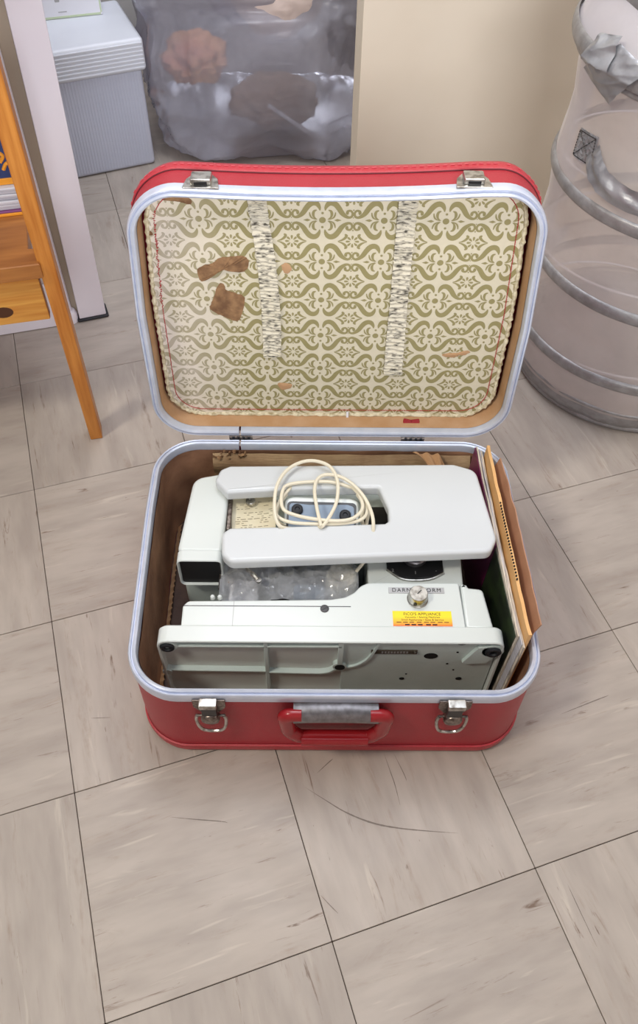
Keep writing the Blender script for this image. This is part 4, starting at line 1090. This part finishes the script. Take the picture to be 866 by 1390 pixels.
# ================================================================== PLASTIC BAG OF BELONGINGS
pbg = thing('plastic_bag', 'large smoky translucent plastic bag of belongings on the closet floor', 'plastic bag', (-.12, 1.46, 0))
def ridged(p): return 1 - abs(noise.noise(p)) * 2
def blobby(bm, c, r, amp, fr, seg=96, rings=64, e=.7, ridge=.5, zmin=.003, seed=0):
    G = []
    sgn = lambda v, k: math.copysign(abs(v) ** k, v)
    for j in range(rings + 1):
        ph = -PI / 2 + PI * j / rings; row = []
        for i in range(seg):
            th = 2 * PI * i / seg
            u = Vector((sgn(math.cos(ph), e) * sgn(math.cos(th), e), sgn(math.cos(ph), e) * sgn(math.sin(th), e), sgn(math.sin(ph), e)))
            q = Vector((u.x, u.y, u.z)) * fr + Vector((seed, seed * .7, 0))
            k = amp * (noise.noise(q) + ridge * ridged(q * 1.9 + Vector((9, 2, 1))) + ridge * .5 * ridged(q * 4.1) + ridge * .22 * ridged(q * 9.0))
            p = Vector((c[0] + u.x * r[0] * (1 + k / max(r)), c[1] + u.y * r[1] * (1 + k / max(r)), c[2] + u.z * r[2] * (1 + k / max(r))))
            p.z = max(p.z, zmin); row.append(bm.verts.new(p))
        G.append(row)
    for j in range(rings):
        for i in range(seg):
            bm.faces.new((G[j][i], G[j][(i + 1) % seg], G[j + 1][(i + 1) % seg], G[j + 1][i]))
bm = B(); blobby(bm, (-.125, 1.510, .215), (.262, .212, .240), .036, 1.7, 200, 140, e=.46, ridge=.40, seed=4.2)
for v in bm.verts:     # film gathered towards the knot at the upper front
    dx, dz = v.co.x + .060, v.co.z - .330; r = math.hypot(dx, dz)
    if v.co.y < 1.50 and r > .01:
        a = math.atan2(dz, dx); k = ridged(Vector((a * 2.6, r * 2.2, 3))) * .55 + ridged(Vector((a * 6.5, r * 3, 8))) * .28 + ridged(Vector((a * 13, r * 6, 5))) * .10
        v.co.y -= .046 * k * min(1, r / .08) * max(0, 1 - r / .42) + .006 * ridged(v.co * 9) + .004 * ridged(v.co * 19)
obj('bag_skin', bm, 'bagfilm', pbg, angle=180, label='smoky translucent film')
def lump(name, c, r, amp, col, label, seed, m2=None):
    m = mat(name + '_cloth', col, .8, c2=m2 or tuple(max(0, v - 26) for v in col), nscale=9, bump=.4, bscale=40)
    bm = B(); blobby(bm, c, r, amp * .6, 2.6, 64, 44, 1, .25, seed=seed)
    obj(name, bm, m, None, label=label, cat='clothing')
lump('folded_cloth', (-.285, 1.420, .165), (.060, .060, .042), .03, (214, 150, 132), 'reddish pink cloth seen through the smoky bag on its left', 1, (232, 176, 120))
lump('beige_bundle', (-.105, 1.330, .330), (.085, .060, .078), .022, (220, 202, 192), 'pale beige pink bundle resting on the top of the smoky bag', 2)
lump('brown_bundle', (-.120, 1.450, .060), (.090, .070, .045), .04, (186, 160, 140), 'light brown bundle in the bottom of the smoky bag', 3)
lump('gray_bundle', (.050, 1.510, .190), (.050, .070, .070), .04, (150, 146, 148), 'mid grey bundle on the right inside the smoky bag', 4)
lump('violet_bundle', (-.180, 1.580, .250), (.085, .070, .070), .04, (150, 148, 166), 'bluish grey bundle at the back of the smoky bag', 5)
bm = B(); tube(bm, [(-.130, 1.325, .110), (.000, 1.322, .022), (-.009, 1.325, .0055)], .0045, 6)
obj('white_wire', bm, 'carton', None, label='thin bent white strip pressed against the smoky bag film', cat='strip')

# ================================================================== LAUNDRY HAMPER
HX, HY = .4895, .6850
hp = thing('laundry_hamper', 'pop-up laundry hamper of sheer white mesh with silver hoops and straps', 'laundry hamper', (HX, HY, 0))
HXF = T(HX, HY, 0)
def skin_r(z):
    keys = [(0, .173), (.02, .186), (.085, .194), (.15, .188), (.215, .192), (.28, .185), (.34, .191), (.43, .184), (.480, .190), (.515, .203), (.545, .188), (.575, .168)]
    for (z0, r0), (z1, r1) in zip(keys, keys[1:]):
        if z <= z1: t = (z - z0) / (z1 - z0); return r0 + (r1 - r0) * t
    return keys[-1][1]
def hampskin(z0, z1, nz, off=0, nu=128):
    def f(u, v):
        z = z0 + (z1 - z0) * v; a = 2 * PI * u
        r = skin_r(z) + off + .0022 * noise.noise(Vector((math.cos(a) * 5, math.sin(a) * 5, z * 16)))
        return Vector((HX + r * math.cos(a), HY + r * math.sin(a), z))
    return f
bm = B(); sheet(bm, 128, 60, hampskin(.006, .515, 60)); obj('mesh_wall', bm, 'meshfab', hp, label='sheer greyish mesh wall')
bm = B(); sheet(bm, 128, 8, hampskin(.515, .575, 8)); obj('upper_collar', bm, 'lidfab', hp, label='white translucent collar')
bm = B(); lathe(bm, [(.001, .0035), (.172, .0035), (.173, .0055), (.001, .0055)], 64, xf=HXF, cap=False); obj('bottom_panel', bm, 'meshfab', hp)
def hoop(z, hw, th=.0035, wav=0, name='hoop', m='silver_trim'):
    def f(u, v):
        a = 2 * PI * u; b = PI * 1.0 * (v - .5); zz = z + wav * math.sin(a * 2 + 1)
        r = skin_r(zz) + th * math.cos(b) - .0005
        return Vector((HX + r * math.cos(a), HY + r * math.sin(a), zz + hw * math.sin(b)))
    bm = B(); sheet(bm, 128, 8, f); return obj(name, bm, m, hp)
bm = B(); sheet(bm, 128, 6, hampskin(.001, .036, 6, .0012)); obj('bottom_band', bm, 'silver_trim', hp, label='grey silver fabric band around the foot')
for z in (.0080, .0990, .2180, .3430): hoop(z, .0095 if z > .05 else .0060, .0050)
hoop(.0420, .0030, .002)
hoop(.5150, .0120, .005); hoop(.5010, .0070, .003)
# open top ring with a pale lid laid inside
hoop(.5720, .0100, .004, name='rim')
def lidtop(u, v):
    a = 2 * PI * u; r = .168 * v
    return Vector((HX + r * math.cos(a), HY + r * math.sin(a), .560 + .012 * v ** 2 + .006 * noise.noise(Vector((math.cos(a) * v * 3, math.sin(a) * v * 3, 4)))))
bm = B(); sheet(bm, 96, 16, lidtop); obj('lid', bm, 'lidfab', hp, label='pale translucent top cover')
# spiral wire inside the wall
bm = B(); P = []
for k in range(260):
    t = k / 259; a = t * 2 * PI * 3.5; z = .02 + .48 * t; r = skin_r(z) - .004
    P.append((HX + r * math.cos(a), HY + r * math.sin(a), z))
tube(bm, P, .0016, 6); obj('spring_wire', bm, 'carton', hp)
# carrying strap, sewn patch and loose loop
def onskin(a, z, off): r = skin_r(z) + off; return Vector((HX + r * math.cos(a), HY + r * math.sin(a), z))
def band(path, wd, name, label, m='silver', n=10, wob=.002, parent=None):
    K = crom([(a, z, o) for a, z, o in path], n)
    D = []
    for k in range(len(K)):
        d = K[min(k + 3, len(K) - 1)] - K[max(k - 3, 0)]; D.append(Vector((d.x * .19, d.y)).normalized())
    def f(u, v):
        i = u * (len(K) - 1); k = min(int(i), len(K) - 2); p = K[k].lerp(K[k + 1], i - k)
        ds = D[k].lerp(D[k + 1], i - k).normalized()
        nx, nz = -ds.y, ds.x; w_ = (v - .5) * wd
        cup = .003 * (1 - (2 * v - 1) ** 2) * min(1, p.z / .01) + .0018 * math.sin(v * 9 + u * 7) * min(1, p.z / .012)
        return onskin(p.x + nx * w_ / .19, p.y + nz * w_, p.z + cup + wob * noise.noise(Vector((u * 14, v * 4, wd * 99))))
    bm = B(); sheet(bm, 70, 10, f); return obj(name, bm, m, parent or hp, label=label, angle=60)
def quilt(c, off, wob, name, label, fr=9):
    (a0, z0), (a1, z1), (a2, z2), (a3, z3) = c
    def f(u, v):
        a = (1 - u) * (1 - v) * a0 + u * (1 - v) * a1 + u * v * a2 + (1 - u) * v * a3
        z = (1 - u) * (1 - v) * z0 + u * (1 - v) * z1 + u * v * z2 + (1 - u) * v * z3
        return onskin(a, z, off + wob * ridged(Vector((u * fr * .5, v * fr * .5, off * 300))) * math.sin(PI * min(1, max(0, u))) ** .3)
    bm = B(); sheet(bm, 40, 40, f); return obj(name, bm, 'silver', hp, label=label, angle=60)
pt_ = quilt([(-2.93, .4217), (-2.716, .4276), (-2.686, .3904), (-2.919, .3849)], .004, .0015, 'strap_patch', 'stitched silver strap patch', 16)
bm = B()
cs = [(-2.93, .4217), (-2.716, .4276), (-2.686, .3904), (-2.919, .3849)]; ce = (-2.813, .4062)
for sc_ in (.86, ):
    q4 = [(ce[0] + (a - ce[0]) * sc_, ce[1] + (z - ce[1]) * sc_) for a, z in cs]
    for i in range(4):
        for t_ in range(9): 
            p = [tuple(q4[i][k] + (q4[(i + 1) % 4][k] - q4[i][k]) * (t_ + e_) / 9 for k in (0, 1)) for e_ in (.1, .8)]
            tube(bm, [onskin(*p[0], .0062), onskin(*p[1], .0062)], .0006, 5)
    for d_ in ((0, 2), (1, 3)):
        for t_ in range(9):
            p = [tuple(q4[d_[0]][k] + (q4[d_[1]][k] - q4[d_[0]][k]) * (t_ + e_) / 9 for k in (0, 1)) for e_ in (.1, .8)]
            tube(bm, [onskin(*p[0], .0062), onskin(*p[1], .0062)], .0006, 5)
obj('patch_stitching', bm, 'dark_metal', pt_, kind='stuff')
band([(-2.730, .4080, .004), (-2.66, .4010, .010), (-2.56, .3950, .018), (-2.42, .3910, .024), (-2.25, .3900, .025), (-2.10, .3940, .020), (-1.95, .4060, .005)], .030, 'carry_strap', 'loose silver carrying strap')
quilt([(-2.93, .4960), (-2.70, .5420), (-2.44, .5330), (-2.66, .4760)], .0100, .0030, 'closing_tab', 'silver fabric tab folded over the upper hoop', 6)
quilt([(-2.90, .5100), (-2.86, .5420), (-2.70, .5500), (-2.66, .5160)], .0150, .0040, 'closing_tab', 'bright folded corner of the silver tab', 4)
